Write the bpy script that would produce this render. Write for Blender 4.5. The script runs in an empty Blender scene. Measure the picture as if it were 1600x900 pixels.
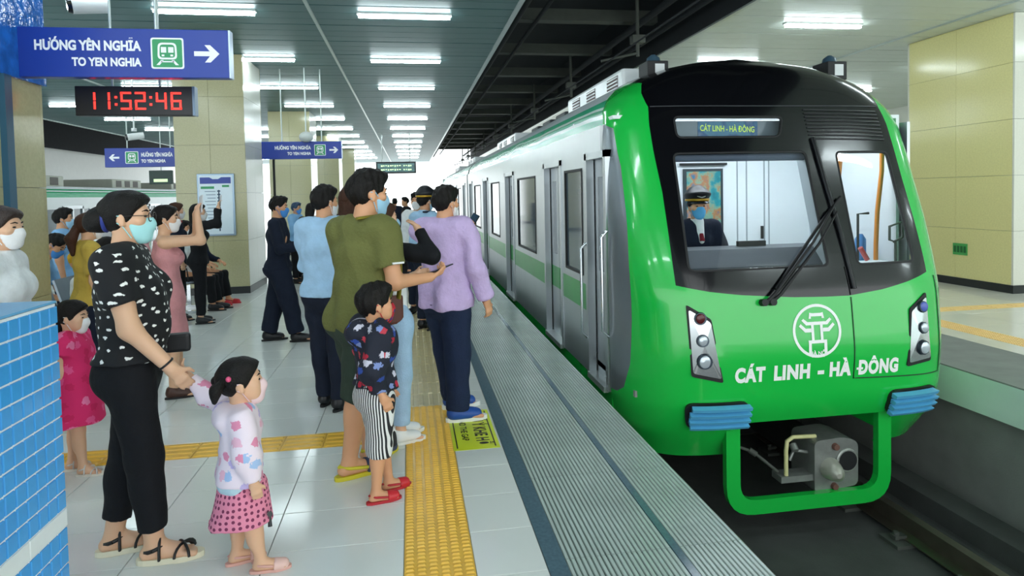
import bpy, bmesh, math, random
import numpy as np
from mathutils import Vector, Matrix
random.seed(7); np.random.seed(7)
S = bpy.context.scene
COL = S.collection
pi = math.pi

# ------------------------------------------------------------------ camera
CAMH = 1.58
def setup_camera():
    th, ta, rho = math.radians(9.0485), math.radians(2.112), math.radians(1.2)
    fw = Vector((math.sin(th)*math.cos(ta), math.cos(th)*math.cos(ta), -math.sin(ta)))
    r0 = Vector((math.cos(th), -math.sin(th), 0)); u0 = r0.cross(fw)
    r = math.cos(rho)*r0 - math.sin(rho)*u0
    u = math.cos(rho)*u0 + math.sin(rho)*r0
    cd = bpy.data.cameras.new('camera'); co = bpy.data.objects.new('camera', cd); COL.objects.link(co)
    m = Matrix((r, u, -fw)).transposed().to_4x4(); m.translation = (0, 0, CAMH)
    co.matrix_world = m
    cd.sensor_fit = 'HORIZONTAL'; cd.sensor_width = 36.0; cd.lens = 22.5     # 1000 px at 1600 px wide
    cd.shift_y = -110/1600.0
    cd.clip_start = 0.05; cd.clip_end = 300
    S.camera = co
setup_camera()
# ------------------------------------------------------------------ world, exposure
def setup_world():
    w = bpy.data.worlds.new('daylight'); S.world = w; w.use_nodes = True
    n = w.node_tree.nodes; bg = n['Background']
    bg.inputs[0].default_value = (0.92, 0.99, 1.0, 1); bg.inputs[1].default_value = 2.0
setup_world()
S.view_settings.view_transform = 'Standard'
try: S.view_settings.look = 'None'
except Exception: pass
S.view_settings.exposure = 0.42
S.view_settings.gamma = 1.0
S.view_settings.use_curve_mapping = False
TUBE_STRENGTH = 30.0

# ------------------------------------------------------------------ materials
def srgb(h):
    if isinstance(h, str):
        h = h.lstrip('#'); c = [int(h[i:i+2], 16)/255 for i in (0, 2, 4)]
    else: c = list(h)
    return tuple((x/12.92 if x <= .04045 else ((x+.055)/1.055)**2.4) for x in c) + (1,)
_M = {}
def mat(name, col, rough=.5, metal=0., var=.06, vscale=6., bump=0., bscale=80., emit=None, estr=0., coat=0., spec=.5, sss=0.):
    if name in _M: return _M[name]
    m = bpy.data.materials.new(name); m.use_nodes = True; _M[name] = m
    nt = m.node_tree; n = nt.nodes; L = nt.links; b = n['Principled BSDF']
    c = srgb(col)
    b.inputs['Roughness'].default_value = rough; b.inputs['Metallic'].default_value = metal
    b.inputs['Specular IOR Level'].default_value = spec
    if coat: b.inputs['Coat Weight'].default_value = coat; b.inputs['Coat Roughness'].default_value = .06
    if sss:
        b.inputs['Subsurface Weight'].default_value = sss; b.inputs['Subsurface Radius'].default_value = (.01, .004, .002); b.inputs['Subsurface Scale'].default_value = .5
    tc = n.new('ShaderNodeTexCoord')
    if var > 0:
        nz = n.new('ShaderNodeTexNoise'); nz.inputs['Scale'].default_value = vscale; nz.inputs['Detail'].default_value = 4
        L.new(tc.outputs['Object'], nz.inputs['Vector'])
        mx = n.new('ShaderNodeMix'); mx.data_type = 'RGBA'
        mx.inputs[6].default_value = tuple(max(0, x*(1-var*1.6)) for x in c[:3])+(1,)
        mx.inputs[7].default_value = tuple(min(1, x*(1+var*1.2)) for x in c[:3])+(1,)
        L.new(nz.outputs['Fac'], mx.inputs[0]); L.new(mx.outputs[2], b.inputs['Base Color'])
    else: b.inputs['Base Color'].default_value = c
    if bump > 0:
        nb = n.new('ShaderNodeTexNoise'); nb.inputs['Scale'].default_value = bscale; nb.inputs['Detail'].default_value = 3
        L.new(tc.outputs['Object'], nb.inputs['Vector'])
        bp = n.new('ShaderNodeBump'); bp.inputs['Strength'].default_value = bump; bp.inputs['Distance'].default_value = .01
        L.new(nb.outputs['Fac'], bp.inputs['Height']); L.new(bp.outputs[0], b.inputs['Normal'])
    if emit is not None:
        b.inputs['Emission Color'].default_value = srgb(emit); b.inputs['Emission Strength'].default_value = estr
    return m
def node_mat(name, build, rough=.6, metal=0.):
    """build(nodes, links, texcoord) -> colour socket"""
    if name in _M: return _M[name]
    m = bpy.data.materials.new(name); m.use_nodes = True; _M[name] = m
    n = m.node_tree.nodes; L = m.node_tree.links; b = n['Principled BSDF']
    b.inputs['Roughness'].default_value = rough; b.inputs['Metallic'].default_value = metal
    tc = n.new('ShaderNodeTexCoord')
    s = build(n, L, tc)
    L.new(s, b.inputs['Base Color'])
    return m
def ramp(n, stops, interp='CONSTANT'):
    r = n.new('ShaderNodeValToRGB'); r.color_ramp.interpolation = interp
    e = r.color_ramp.elements
    while len(e) < len(stops): e.new(.5)
    for i, (p, c) in enumerate(stops): e[i].position = p; e[i].color = srgb(c)
    return r
def glass_mat(name, tint, refl=.08, rough=.02):
    if name in _M: return _M[name]
    m = bpy.data.materials.new(name); m.use_nodes = True; _M[name] = m
    nt = m.node_tree; n = nt.nodes; L = nt.links
    for x in list(n):
        if x.type == 'BSDF_PRINCIPLED': n.remove(x)
    out = [x for x in n if x.type == 'OUTPUT_MATERIAL'][0]
    t = n.new('ShaderNodeBsdfTransparent'); t.inputs[0].default_value = srgb(tint)
    g = n.new('ShaderNodeBsdfGlossy'); g.inputs['Roughness'].default_value = rough
    f = n.new('ShaderNodeFresnel'); f.inputs[0].default_value = 1.45
    mx = n.new('ShaderNodeMixShader')
    L.new(f.outputs[0], mx.inputs[0]); L.new(t.outputs[0], mx.inputs[1]); L.new(g.outputs[0], mx.inputs[2]); L.new(mx.outputs[0], out.inputs[0])
    return m

# ------------------------------------------------------------------ mesh helpers
class MB:
    def __init__(s): s.v = []; s.f = []; s.sm = []
    def add(s, vs, fs, smooth=False):
        o = len(s.v); s.v += [tuple(p) for p in vs]; s.f += [tuple(i+o for i in f) for f in fs]; s.sm += [smooth]*len(fs); return s
    def box(s, a, b):
        x0, y0, z0 = a; x1, y1, z1 = b
        v = [(x0,y0,z0),(x1,y0,z0),(x1,y1,z0),(x0,y1,z0),(x0,y0,z1),(x1,y0,z1),(x1,y1,z1),(x0,y1,z1)]
        return s.add(v, [(0,3,2,1),(4,5,6,7),(0,1,5,4),(1,2,6,5),(2,3,7,6),(3,0,4,7)])
    def bbox(s, a, b, r=.01):
        """box with chamfered edges"""
        bm = bmesh.new(); bmesh.ops.create_cube(bm, size=1)
        for v in bm.verts: v.co = Vector([(a[i]+b[i])/2 + v.co[i]*(b[i]-a[i]) for i in range(3)])
        bmesh.ops.bevel(bm, geom=list(bm.edges), offset=r, segments=2, profile=.6, affect='EDGES')
        bm.verts.index_update(); s.add([v.co[:] for v in bm.verts], [[v.index for v in f.verts] for f in bm.faces]); bm.free(); return s
    def tube(s, pts, r, n=8, closed=False, cap=True, flat=None):
        P = [Vector(p) for p in pts]; N = len(P); rs = r if isinstance(r, (list, tuple)) else [r]*N
        rings = []; up = None
        for i, p in enumerate(P):
            a = P[i-1] if (i > 0 or closed) else p; c = P[(i+1) % N] if (i < N-1 or closed) else p
            t = (c-a).normalized()
            if up is None:
                up = Vector((0,0,1)) if abs(t.z) < .9 else Vector((0,1,0))
            sd = t.cross(up); 
            if sd.length < 1e-5: sd = t.cross(Vector((1,0,0)))
            sd.normalize(); up = sd.cross(t).normalized()
            k = 1 if flat is None else flat
            rings.append([p + rs[i]*(math.cos(2*pi*j/n)*sd + k*math.sin(2*pi*j/n)*up) for j in range(n)])
        v = [q for rg in rings for q in rg]; f = []
        for i in range(N if closed else N-1):
            for j in range(n):
                a = i*n+j; b = i*n+(j+1) % n; c = ((i+1) % N)*n+(j+1) % n; d = ((i+1) % N)*n+j
                f.append((a, b, c, d))
        s.add(v, f, True)
        if cap and not closed: s.add(rings[0], [tuple(range(n))[::-1]]); s.add(rings[-1], [tuple(range(n))])
        return s
    def cyl(s, a, b, r, n=16, r2=None): return s.tube([a, b], [r, r if r2 is None else r2], n)
    def prism(s, poly, fn0, fn1):
        """extrude 2-D polygon between fn0(x,y) and fn1(x,y) (front)"""
        n = len(poly); v = [fn0(*p) for p in poly]+[fn1(*p) for p in poly]
        f = [tuple(range(n))[::-1], tuple(range(n, 2*n))]+[(i, (i+1) % n, n+(i+1) % n, n+i) for i in range(n)]
        return s.add(v, f)
    def sphere(s, c, r, n=16, m=10):
        if not isinstance(r, (tuple, list)): r = (r, r, r)
        v = [(c[0], c[1], c[2]+r[2])]; f = []
        for i in range(1, m):
            a = pi*i/m
            for j in range(n): v.append((c[0]+r[0]*math.sin(a)*math.cos(2*pi*j/n), c[1]+r[1]*math.sin(a)*math.sin(2*pi*j/n), c[2]+r[2]*math.cos(a)))
        v.append((c[0], c[1], c[2]-r[2]))
        for j in range(n): f.append((0, 1+j, 1+(j+1) % n)); f.append((len(v)-1, 1+(m-2)*n+(j+1) % n, 1+(m-2)*n+j))
        for i in range(m-2):
            for j in range(n): a = 1+i*n+j; b = 1+i*n+(j+1) % n; f.append((a, a+n, b+n, b))
        return s.add(v, f, True)
    norecalc = False
    def mesh(s, name='mesh'):
        me = bpy.data.meshes.new(name); me.from_pydata(s.v, [], s.f); me.update()
        if any(s.sm): me.polygons.foreach_set('use_smooth', s.sm)
        if s.norecalc: return me
        bm = bmesh.new(); bm.from_mesh(me); bmesh.ops.recalc_face_normals(bm, faces=bm.faces); bm.to_mesh(me); bm.free()
        return me
def ob(name, me, m, parent=None, loc=(0,0,0), rot=None):
    if isinstance(me, MB): me = me.mesh(name)
    o = bpy.data.objects.new(name, me); COL.objects.link(o)
    if m is not None and (len(me.materials) == 0): me.materials.append(m)
    o.location = loc
    if rot is not None: o.rotation_euler = rot
    if parent is not None: o.parent = parent
    return o
def part(name, me, m, root):            # mesh given in world coordinates under an unrotated root
    return ob(name, me, m, root, tuple(-x for x in root.location))
def sub(name, me, m, p): return ob(name, me, m, p)
def root(name, label, cat, loc=(0,0,0), rotz=0, group=None, kind=None):
    o = bpy.data.objects.new(name, None); COL.objects.link(o); o.empty_display_size = .1
    o.location = loc; o.rotation_euler = (0,0,rotz); return tag(o, label, cat, group, kind)
def tag(o, label=None, cat=None, group=None, kind=None):
    if label: o['label'] = label
    if cat: o['category'] = cat
    if group: o['group'] = group
    if kind: o['kind'] = kind
    return o
def copy_tree(o, parent=None):
    c = o.copy(); COL.objects.link(c); c.parent = parent
    for ch in list(o.children): copy_tree(ch, c)
    return c
def text_geo(s, size=1., offset=0., align='CENTER', spacing=1.0):
    """2-D outline mesh of a piece of lettering -> (verts2d, faces)"""
    cu = bpy.data.curves.new('lettering', 'FONT'); cu.body = s; cu.size = size; cu.align_x = align; cu.align_y = 'CENTER'
    cu.offset = offset; cu.resolution_u = 4; cu.space_character = spacing
    o = bpy.data.objects.new('lettering', cu); COL.objects.link(o)
    me = bpy.data.meshes.new_from_object(o)
    v = [(p.co.x, p.co.y) for p in me.vertices]; f = [tuple(p.vertices) for p in me.polygons]
    bpy.data.objects.remove(o); bpy.data.curves.remove(cu); bpy.data.meshes.remove(me)
    return v, f
def lettering(mb, s, fn, size, offset=0., align='CENTER', fitw=None, spacing=1.0, sy=1.0):
    v, f = text_geo(s, size, offset, align, spacing)
    if fitw and v:
        w = max(p[0] for p in v)-min(p[0] for p in v); k = fitw/w; v = [(p[0]*k, p[1]) for p in v]
    mb.add([fn(x, y*sy) for x, y in v], f)
_bc = {}
def box_mesh(dx, dy, dz, bev=0., key=''):
    k = (round(dx, 4), round(dy, 4), round(dz, 4), bev, key)
    if k not in _bc:
        b = MB(); a, c = (-dx/2, -dy/2, -dz), (dx/2, dy/2, 0)
        if bev:
            t = bev; x, y = dx/2, dy/2
            v = [(-x,-y,-dz),(x,-y,-dz),(x,y,-dz),(-x,y,-dz),(-x,-y,-t),(x,-y,-t),(x,y,-t),(-x,y,-t),(-x+t,-y+t,0),(x-t,-y+t,0),(x-t,y-t,0),(-x+t,y-t,0)]
            f = [(0,3,2,1),(8,9,10,11)]+[(i,(i+1)%4,4+(i+1)%4,4+i) for i in range(4)]+[(4+i,4+(i+1)%4,8+(i+1)%4,8+i) for i in range(4)]
            b.add(v, f)
        else: b.box(a, c)
        _bc[k] = b.mesh('piece')
    return _bc[k]
def roundpoly(pts, r, n=5):
    out = []; N = len(pts)
    for i in range(N):
        p = Vector(pts[i]); a = Vector(pts[i-1])-p; b = Vector(pts[(i+1) % N])-p
        rr = min(r, a.length*.45, b.length*.45); A = p+a.normalized()*rr; B = p+b.normalized()*rr
        for k in range(n+1):
            t = k/n; q = (1-t)**2*A+2*t*(1-t)*p+t*t*B; out.append((q.x, q.y))
    return out
# ================================================================== THE SETTING
M_tile = mat('floor_tile', '#e8ebe6', .13, var=.03, vscale=2.5, spec=.55)
M_grout = mat('grout', '#9aa09c', .7)
M_tact = mat('tactile_yellow', '#f0bd45', .32, var=.10, vscale=14)
M_granite = mat('dark_granite', '#5b7480', .14, var=.25, vscale=60)
M_groove = mat('grooved_granite', '#b9c6c0', .2, var=.14, vscale=3.0)
M_gap = mat('groove_bottom', '#5c6a64', .35)
M_blue_tile = mat('blue_mosaic', '#48a6ea', .12, var=.10, vscale=9)
M_white_tile = mat('white_mosaic', '#eef3f2', .15)
M_slat = mat('ceiling_slat', '#4f7274', .45, .2, var=.05, vscale=1.2)
M_slat_r = mat('ceiling_slat_lit', '#d3dcd6', .35, .1, var=.05, vscale=1.2)  # stronger light on the right side put into the slat colour
M_trim = mat('aluminium_trim', '#c3cdcb', .3, .6)
M_dark = mat('dark_void', '#20252a', .85, var=.2)
M_beam = mat('dark_beam', '#4b504a', .7, var=.15)
M_white = mat('white_wall', '#eef0ec', .5, var=.03)
M_stone = mat('beige_granite', '#b9b48d', .16, var=.10, vscale=45)
M_stone_r = mat('yellow_granite', '#efe6a4', .16, var=.08, vscale=40)
M_stone_lit = mat('lit_granite', '#e7e6da', .18, var=.04, vscale=40)  # granite faces that catch the light, brightness put into the colour
M_skirt = mat('black_skirting', '#23272a', .3)
M_tube = mat('lamp_tube', '#ffffff', .5, var=0, emit='#ecfbff', estr=TUBE_STRENGTH)
M_lamp = mat('lamp_housing', '#d8dedd', .4, .3)
M_conc = mat('concrete', '#8b8f8a', .8, var=.18, vscale=4, bump=.15)
M_conc_d = mat('track_concrete', '#4a4d4b', .85, var=.3, vscale=3, bump=.3)
M_lip = mat('platform_lip', '#d8efe2', .35, var=.1, vscale=3)
M_rail = mat('rail_steel', '#8d8577', .3, .85, var=.2)

PX0, PX1 = -10.2, 1.44           # island platform
TL, TR = -.065, .235             # tactile strip
Y0, Y1 = -3.0, 46.0
fl = tag(ob('floor', MB().box((PX0, Y0, -.35), (PX1, Y1, -.012)), M_grout), 'pale glossy tiled platform floor on the left of the train', 'floor', kind='structure')

def lay_tiles(parent, xs, y0, y1, pitch, m, name='tile', thick=.012, near=None, far_name='far_tiles', ylim=14., gap=.004):
    """grid of tiles; rows closer than ylim singly, the rest joined"""
    far = MB(); n = 0
    for (xa, xb) in xs:
        k = 0
        while y0+k*pitch < y1:
            ya = y0+k*pitch; yb = min(ya+pitch, y1); yc = (ya+yb)/2; k += 1
            vis = near(xa, xb, yc) if near else yc < ylim
            if vis:
                ob(name, box_mesh(xb-xa-gap, yb-ya-gap, thick, .0015, m.name), m, parent, ((xa+xb)/2, yc, 0)); n += 1
            else: far.box((xa+gap/2, ya+gap/2, -thick), (xb-gap/2, yb-gap/2, 0))
    if far.v: tag(ob(far_name, far, m, parent), kind='stuff')
    return n
cols = []; x = TL
while x > PX0+.1: cols.append((max(x-.6, PX0), x)); x -= .6
def vis_tile(xa, xb, yc):
    xm = (xa+xb)/2
    return 2.1 < yc < 12.6 and -4.6 < xm and xm > -.95*yc+ .4 and not (xm < -1.1 and yc < 2.9)
lay_tiles(fl, cols, Y0+.18, 4.14, .36, M_tile, near=vis_tile)
lay_tiles(fl, cols, 4.40, Y1, .36, M_tile, near=vis_tile)
lay_tiles(fl, [(TR, .535)], Y0+.18, Y1, .36, M_tile, near=lambda a, b, y: 2.1 < y < 12.6)
# --- tactile paving
def tact_dots():
    b = MB(); b.box((-.149, -.149, -.012), (.149, .149, 0))
    for i in range(6):
        for j in range(10):
            cx = -.125+i*.05; cy = -.135+j*.03; w, d = .019, .009
            v = [(cx-w,cy-d,0),(cx+w,cy-d,0),(cx+w,cy+d,0),(cx-w,cy+d,0),(cx-w*.7,cy-d*.4,.006),(cx+w*.7,cy-d*.4,.006),(cx+w*.7,cy+d*.4,.006),(cx-w*.7,cy+d*.4,.006)]
            b.add(v, [(4,5,6,7),(0,1,5,4),(1,2,6,5),(2,3,7,6),(3,0,4,7)])
    return b.mesh('tactile_dots')
def tact_bars():
    b = MB(); b.box((-.149, -.149, -.012), (.149, .149, 0))
    for i in range(4):
        cx = -.1125+i*.075; w = .019
        v = [(cx-w,-.14,0),(cx+w,-.14,0),(cx+w,.14,0),(cx-w,.14,0),(cx-w*.65,-.13,.006),(cx+w*.65,-.13,.006),(cx+w*.65,.13,.006),(cx-w*.65,.13,.006)]
        b.add(v, [(4,5,6,7),(0,1,5,4),(1,2,6,5),(2,3,7,6),(3,0,4,7)])
    return b.mesh('tactile_bars')
MD, MBAR = tact_dots(), tact_bars()
MBAR_Y = MBAR.copy()
for me in (MD, MBAR_Y): me.materials.append(M_tact)
MBAR.materials.append(mat('tactile_yellow_glare', '#d3c191', .28, var=.12, vscale=14))  # yellow bars paled, floor glare painted into their colour
y = Y0+.15
while y < Y1-.2:
    if 2.2 < y < 30: ob('tactile_tile', MD if y < 4.75 else MBAR, None, fl, ((TL+TR)/2, y, 0))
    y += .3
ft = MB(); ft.box((TL, 30, -.012), (TR, Y1, 0)); ft.box((TL, Y0, -.012), (TR, 2.2, 0))
tag(ob('far_tactile_strip', ft, M_tact, fl), kind='stuff')
x = TL-.13
while x > PX0:
    o = ob('tactile_tile', MBAR_Y, None, fl, (x-.0, 4.27, 0)); o.rotation_euler.z = pi/2; o.scale = (.87, .87, 1); x -= .262
# --- granite edge with grooves
ob('granite_border', MB().box((.537, Y0, -.012), (.62, Y1, .0)), M_granite, fl)
ob('granite_inlay', MB().box((1.105, Y0, -.012), (1.14, Y1, .0)), M_granite, fl)
def groove_plate(w, L):
    b = MB(); b.box((-w/2, -L/2, -.012), (w/2, L/2, -.007)); n = int(w/.0225); p = w/n
    for i in range(n):
        c = -w/2+(i+.5)*p; r = p*.28
        b.add([(c-r*1.25,-L/2,-.007),(c+r*1.25,-L/2,-.007),(c+r,-L/2,0),(c-r,-L/2,0),(c-r*1.25,L/2,-.007),(c+r*1.25,L/2,-.007),(c+r,L/2,0),(c-r,L/2,0)],
              [(3,2,6,7),(0,3,7,4),(1,5,6,2),(0,1,2,3),(4,7,6,5)])
    me = b.mesh('groove_plate')
    me.materials.append(M_groove); me.materials.append(M_gap)
    for f in me.polygons:
        if f.index < 6: f.material_index = 1
    return me
G1, G2 = groove_plate(.483, .796), groove_plate(.298, .796)
y = Y0
while y < Y1-.4:
    if y > 1.2: ob('grooved_slab', G1, None, fl, (.8625, y+.4-.16+.2, 0)); ob('grooved_slab', G2, None, fl, (1.29, y+.4+.04, 0))
    y += .8
# --- floor sticker
def make_sticker():
    st = root('floor_sticker', 'yellow warning sticker on the floor beside the tactile strip', 'sticker', (.375, 4.27, .0015))
    ob('sheet', MB().box((-.145, -.36, -.0012), (.145, .36, 0)), mat('sticker_yellow', '#e4f02c', .35), st)
    mb = MB(); b = .008
    mb.box((.115, -.33, .0), (.115+b, .33, .0012)); mb.box((-.125, -.33, .0), (-.125+b, .33, .0012))
    f = lambda x, y: (y+.045, -x, .0012)
    lettering(mb, 'CHÚ Ý KHE HỞ', f, .115, .003, fitw=.60)
    ob('lettering', mb, mat('sticker_black', '#20230f', .5), st); mb = MB()
    f2 = lambda x, y: (y-.06, -x, .0012)
    lettering(mb, 'MIND THE GAP', f2, .062, .001, fitw=.42)
    ob('lettering', mb, mat('sticker_black', '#20230f', .5), st)
make_sticker()

# --- ceilings with slats
def ceiling(name, x0, x1, label, m, rails, ylim):
    c = tag(ob(name, MB().box((x0, Y0, 4.1), (x1, Y1, 4.2)), M_dark), label, 'ceiling', kind='structure')
    p = .317; k = 0; y = Y0; far = MB()
    while y < Y1:
        g = .035 if k % 3 == 2 else .012
        if 3.5 < y < ylim: ob('slat', box_mesh(x1-x0, p-g, .03, 0, m.name), m, c, ((x0+x1)/2, y+(p-g)/2, 4.03))
        else: far.box((x0, y, 4.0), (x1, y+p-g, 4.03))
        y += p; k += 1
    tag(ob('far_slats', far, m, c), kind='stuff')
    for xr, w in rails: ob('ceiling_rail', MB().box((xr-w, Y0, 3.975), (xr+w, Y1, 4.0)), M_trim, c)
    return c
ceiling('ceiling', -10.2, 1.45, 'grey slatted metal ceiling above the waiting platform', M_slat, [(-1.2, .02), (1.45, .03), (-6.2, .02), (-10.2, .03)], 30)
ceiling('ceiling', 4.45, 15.0, 'brightly lit slatted metal ceiling above the far platform on the right', M_slat_r, [(4.45, .03), (8.0, .02)], 20)
# roof slab above the tracks
rs = tag(ob('ceiling', MB().box((-16, Y0, 5.2), (16, Y1, 5.3)), M_dark), 'dark concrete roof slab above the track', 'ceiling', kind='structure')
ob('upstand', MB().box((1.46, Y0, 4.0), (1.5, Y1, 5.2)), M_dark, rs); ob('upstand', MB().box((4.40, Y0, 4.0), (4.44, Y1, 5.2)), M_dark, rs)
ob('upstand', MB().box((-10.3, Y0, 4.0), (-10.22, Y1, 5.2)), M_dark, rs); ob('upstand', MB().box((-14.8, Y0, 3.9), (-14.72, Y1, 5.2)), M_dark, rs)
for i in range(16):
    yb = 3.2+i*2.55
    ob('roof_beam', MB().box((1.5, yb, 4.55), (4.4, yb+.22, 4.75)), M_beam, rs)
for xp, zp, r in ((1.75, 4.35, .05), (2.2, 4.5, .035), (3.9, 4.4, .06), (4.15, 4.2, .04)):
    ob('pipe', MB().cyl((xp, Y0, zp), (xp, Y1, zp), r, 10), M_dark, rs)
for i in range(10):
    yb = 5.5+i*4.2
    mb = MB(); mb.cyl((3.6, yb, 4.7), (3.6, yb, 3.7), .03, 8); mb.cyl((3.6, yb, 3.75), (3.0, yb, 3.62), .02, 8); mb.box((3.5, yb-.08, 3.9), (3.7, yb+.08, 4.02))
    ob('wire_bracket', mb, M_beam, rs)
ob('overhead_wire', MB().tube([(3.08, Y0, 3.6), (3.08, 20, 3.58), (3.08, Y1, 3.6)], .012, 6), M_dark, rs)

# --- lamps
def make_lamp():
    l = root('ceiling_light', '', 'light', (0, 0, 3.99))
    ob('housing', MB().box((-.62, -.05, -.015), (.62, .05, .01)), M_lamp, l)
    ob('tube', MB().box((-.6, -.035, -.05), (.6, .035, -.016)), M_tube, l)
    return l
lp = None
ordn = ['nearest', 'second', 'third', 'fourth', 'fifth', 'sixth', 'seventh', 'eighth', 'ninth', 'tenth', 'eleventh', 'twelfth', 'thirteenth', 'fourteenth', 'fifteenth']
LROW = {0.0: 'the ceiling row beside the track', -2.5: 'the row over the left pillars', -5.2: 'the row left of the pillars', -8.0: 'the row farthest left', 6.1: 'the row above the right platform', 10.8: 'the row farthest right'}
for xr in LROW:
    for k in range(-3, 12):
        yl = 8.7+2.86*k
        o = make_lamp() if lp is None else copy_tree(lp)
        if lp is None: lp = o
        o.location = (xr, yl, 3.99)
        tag(o, '%s white tube light in %s' % (ordn[k+3], LROW[xr]), 'light', 'tube lights in the slatted ceilings')

# --- pillars
def pillar(x0, x1, y0, y1, z1, label, m_front, m_side, side='right', skirt=.12):
    p = root('pillar', label, 'pillar', ((x0+x1)/2, (y0+y1)/2, 0), kind='structure')
    part('core', MB().box((x0+.03, y0+.03, 0), (x1-.03, y1-.03, z1)), M_conc, p)
    zs = [.12, .9, 1.7, 2.5, 3.3, z1]
    w = (x1-x0)
    for a, b in zip(zs[:-1], zs[1:]):
        hz = b-a-.004
        for q in (0, 1):
            xa, xb = x0+q*w/2, x0+(q+1)*w/2
            part('stone_slab', MB().box((xa+.002, y0, a), (xb-.002, y0+.03, a+hz)), m_front, p)
        for sx in (x0, x1-.03):
            for q in (0, 1):
                ya, yb = y0+.03+q*(y1-y0-.06)/2, y0+.03+(q+1)*(y1-y0-.06)/2
                part('stone_slab', MB().box((sx, ya+.002, a), (sx+.03, yb-.002, a+hz)), m_side, p)
        part('stone_slab', MB().box((x0, y1-.03, a), (x1, y1, a+hz)), m_front, p)
    part('skirting', MB().box((x0-.008, y0-.008, 0), (x1+.008, y1+.008, .118)), M_skirt, p)
    return p
PY = [4.05, 11.33, 18.6, 25.9, 33.2]
PL = ['beige granite pillar at the left edge with blue film round its top', 'beige granite pillar carrying the framed information board', 'beige granite pillar just behind the one with the board', 'fourth beige granite pillar deep in the platform', 'farthest beige granite pillar of the platform row']
pil = [pillar(-3.81, -2.7, yy, yy+1.27, 4.0, PL[i], M_stone, M_stone if i == 0 else M_stone_lit) for i, yy in enumerate(PY)]
fm = MB()
fm.box((-3.84, 4.02, 2.46), (-2.675, 5.34, 3.3))
film = part('plastic_film', fm, mat('blue_film', '#1d6fd0', .12, var=.5, vscale=9, bump=.6, bscale=14), pil[0]); film['label'] = 'crinkled blue plastic film'
part('corner_strip', MB().box((-2.70, 4.80, 0.0), (-2.66, 4.88, 2.46)), mat('teal_strip', '#2c5a74', .4), pil[0])
pillar(8.5, 10.2, 7.88, 9.85, 4.0, 'yellow granite pillar standing on the right-hand platform', M_stone_lit, M_stone_r)
for yy in (15.2, 22.5, 29.8):
    pillar(8.5, 10.2, yy, yy+1.95, 4.0, {15.2: 'second granite pillar on the right-hand platform behind the train', 22.5: 'third granite pillar on the right-hand platform', 29.8: 'farthest granite pillar on the right-hand platform'}[yy], M_stone_lit, M_stone_r)
# --- right platform
fr = tag(ob('floor', MB().box((4.62, Y0, -.32), (15, Y1, -.012)), M_lip), 'bright tiled floor of the opposite platform on the right', 'floor', kind='structure')
cr = []; x = 5.85
cr.append((5.55, 5.82)); x = 6.12
while x < 14.9: cr.append((x, min(x+.6, 15))); x += .6
M_tile_r = mat('floor_tile_cream', '#ece9df', .16, var=.03, vscale=2)
lay_tiles(fr, cr, 2.0, 7.0, .6, M_tile_r, near=lambda a, b, y: a < 8.5 and 4.0 < y); lay_tiles(fr, cr, 7.25, Y1, .6, M_tile_r, near=lambda a, b, y: 5.8 < a < 10 and y < 10.5)
M_tact_r = mat('tactile_orange', '#f6cf86', .4, var=.08)
MB2 = MBAR.copy(); MB2.materials.clear(); MB2.materials.append(M_tact_r)
MD2 = MD.copy(); MD2.materials.clear(); MD2.materials.append(M_tact_r)
y = 3.0
while y < 14:
    ob('tactile_tile', MD2, None, fr, (5.97, y, 0)); y += .3
tag(ob('far_tactile_strip', MB().box((5.82, 13.9, -.012), (6.12, Y1, 0)), M_tact_r, fr), kind='stuff')
x = 6.27
while x < 9:
    o = ob('tactile_tile', MB2, None, fr, (x, 7.125, 0)); o.rotation_euler.z = pi/2; o.scale = (.83, 1, 1); x += .3
ob('concrete_border', MB().box((4.62, Y0, -.012), (5.548, Y1, 0)), M_conc, fr)
tag(ob('wall_right', MB().box((15, Y0, 0), (15.2, Y1, 4.2)), M_white), 'plain white wall behind the right-hand platform', 'wall', kind='structure')
# --- track trench
tb = tag(ob('floor', MB().box((1.0, Y0, -1.5), (5.2, Y1, -1.22)), M_conc_d), 'dark concrete track bed under the train', 'track bed', kind='structure')
ob('drain_kerb', MB().box((4.25, Y0, -1.22), (4.5, Y1, -1.05)), M_conc_d, tb)
tag(ob('wall_trench_right', MB().box((4.78, Y0, -1.3), (4.9, Y1, -.32)), M_conc), 'grey concrete trench wall under the right platform', 'wall', kind='structure')
tag(ob('wall_trench_left', MB().box((1.2, Y0, -1.3), (1.3, Y1, -.35)), M_conc), 'dark concrete trench wall under the near platform edge', 'wall', kind='structure')
XC = 3.08
def rail(x, label):
    r = root('rail', label, 'rail', (x, 0, -1.22))
    prof = [(-.075, 0), (.075, 0), (.075, .012), (.012, .035), (.012, .125), (.036, .14), (.036, .17), (-.036, .17), (-.036, .14), (-.012, .125), (-.012, .035), (-.075, .012)]
    ob('rail_bar', MB().prism(prof, lambda a, b: (a, Y0, b+.03), lambda a, b: (a, Y1, b+.03)), M_rail, r)
    for i in range(14):
        yy = 2.6+i*.6
        mb = MB(); mb.box((-.2, yy-.1, 0), (.2, yy+.1, .028))
        for s in (-1, 1): mb.cyl((s*.13, yy, .02), (s*.13, yy, .09), .022, 8); mb.box((s*.11-.05, yy-.03, .04), (s*.11+.05, yy+.03, .065))
        ob('fastener', mb, M_beam, r)
rail(XC-.75, 'steel running rail on the near side of the track, under the train'); rail(XC+.75, 'steel running rail on the far side of the track, beside the right trench wall')
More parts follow.
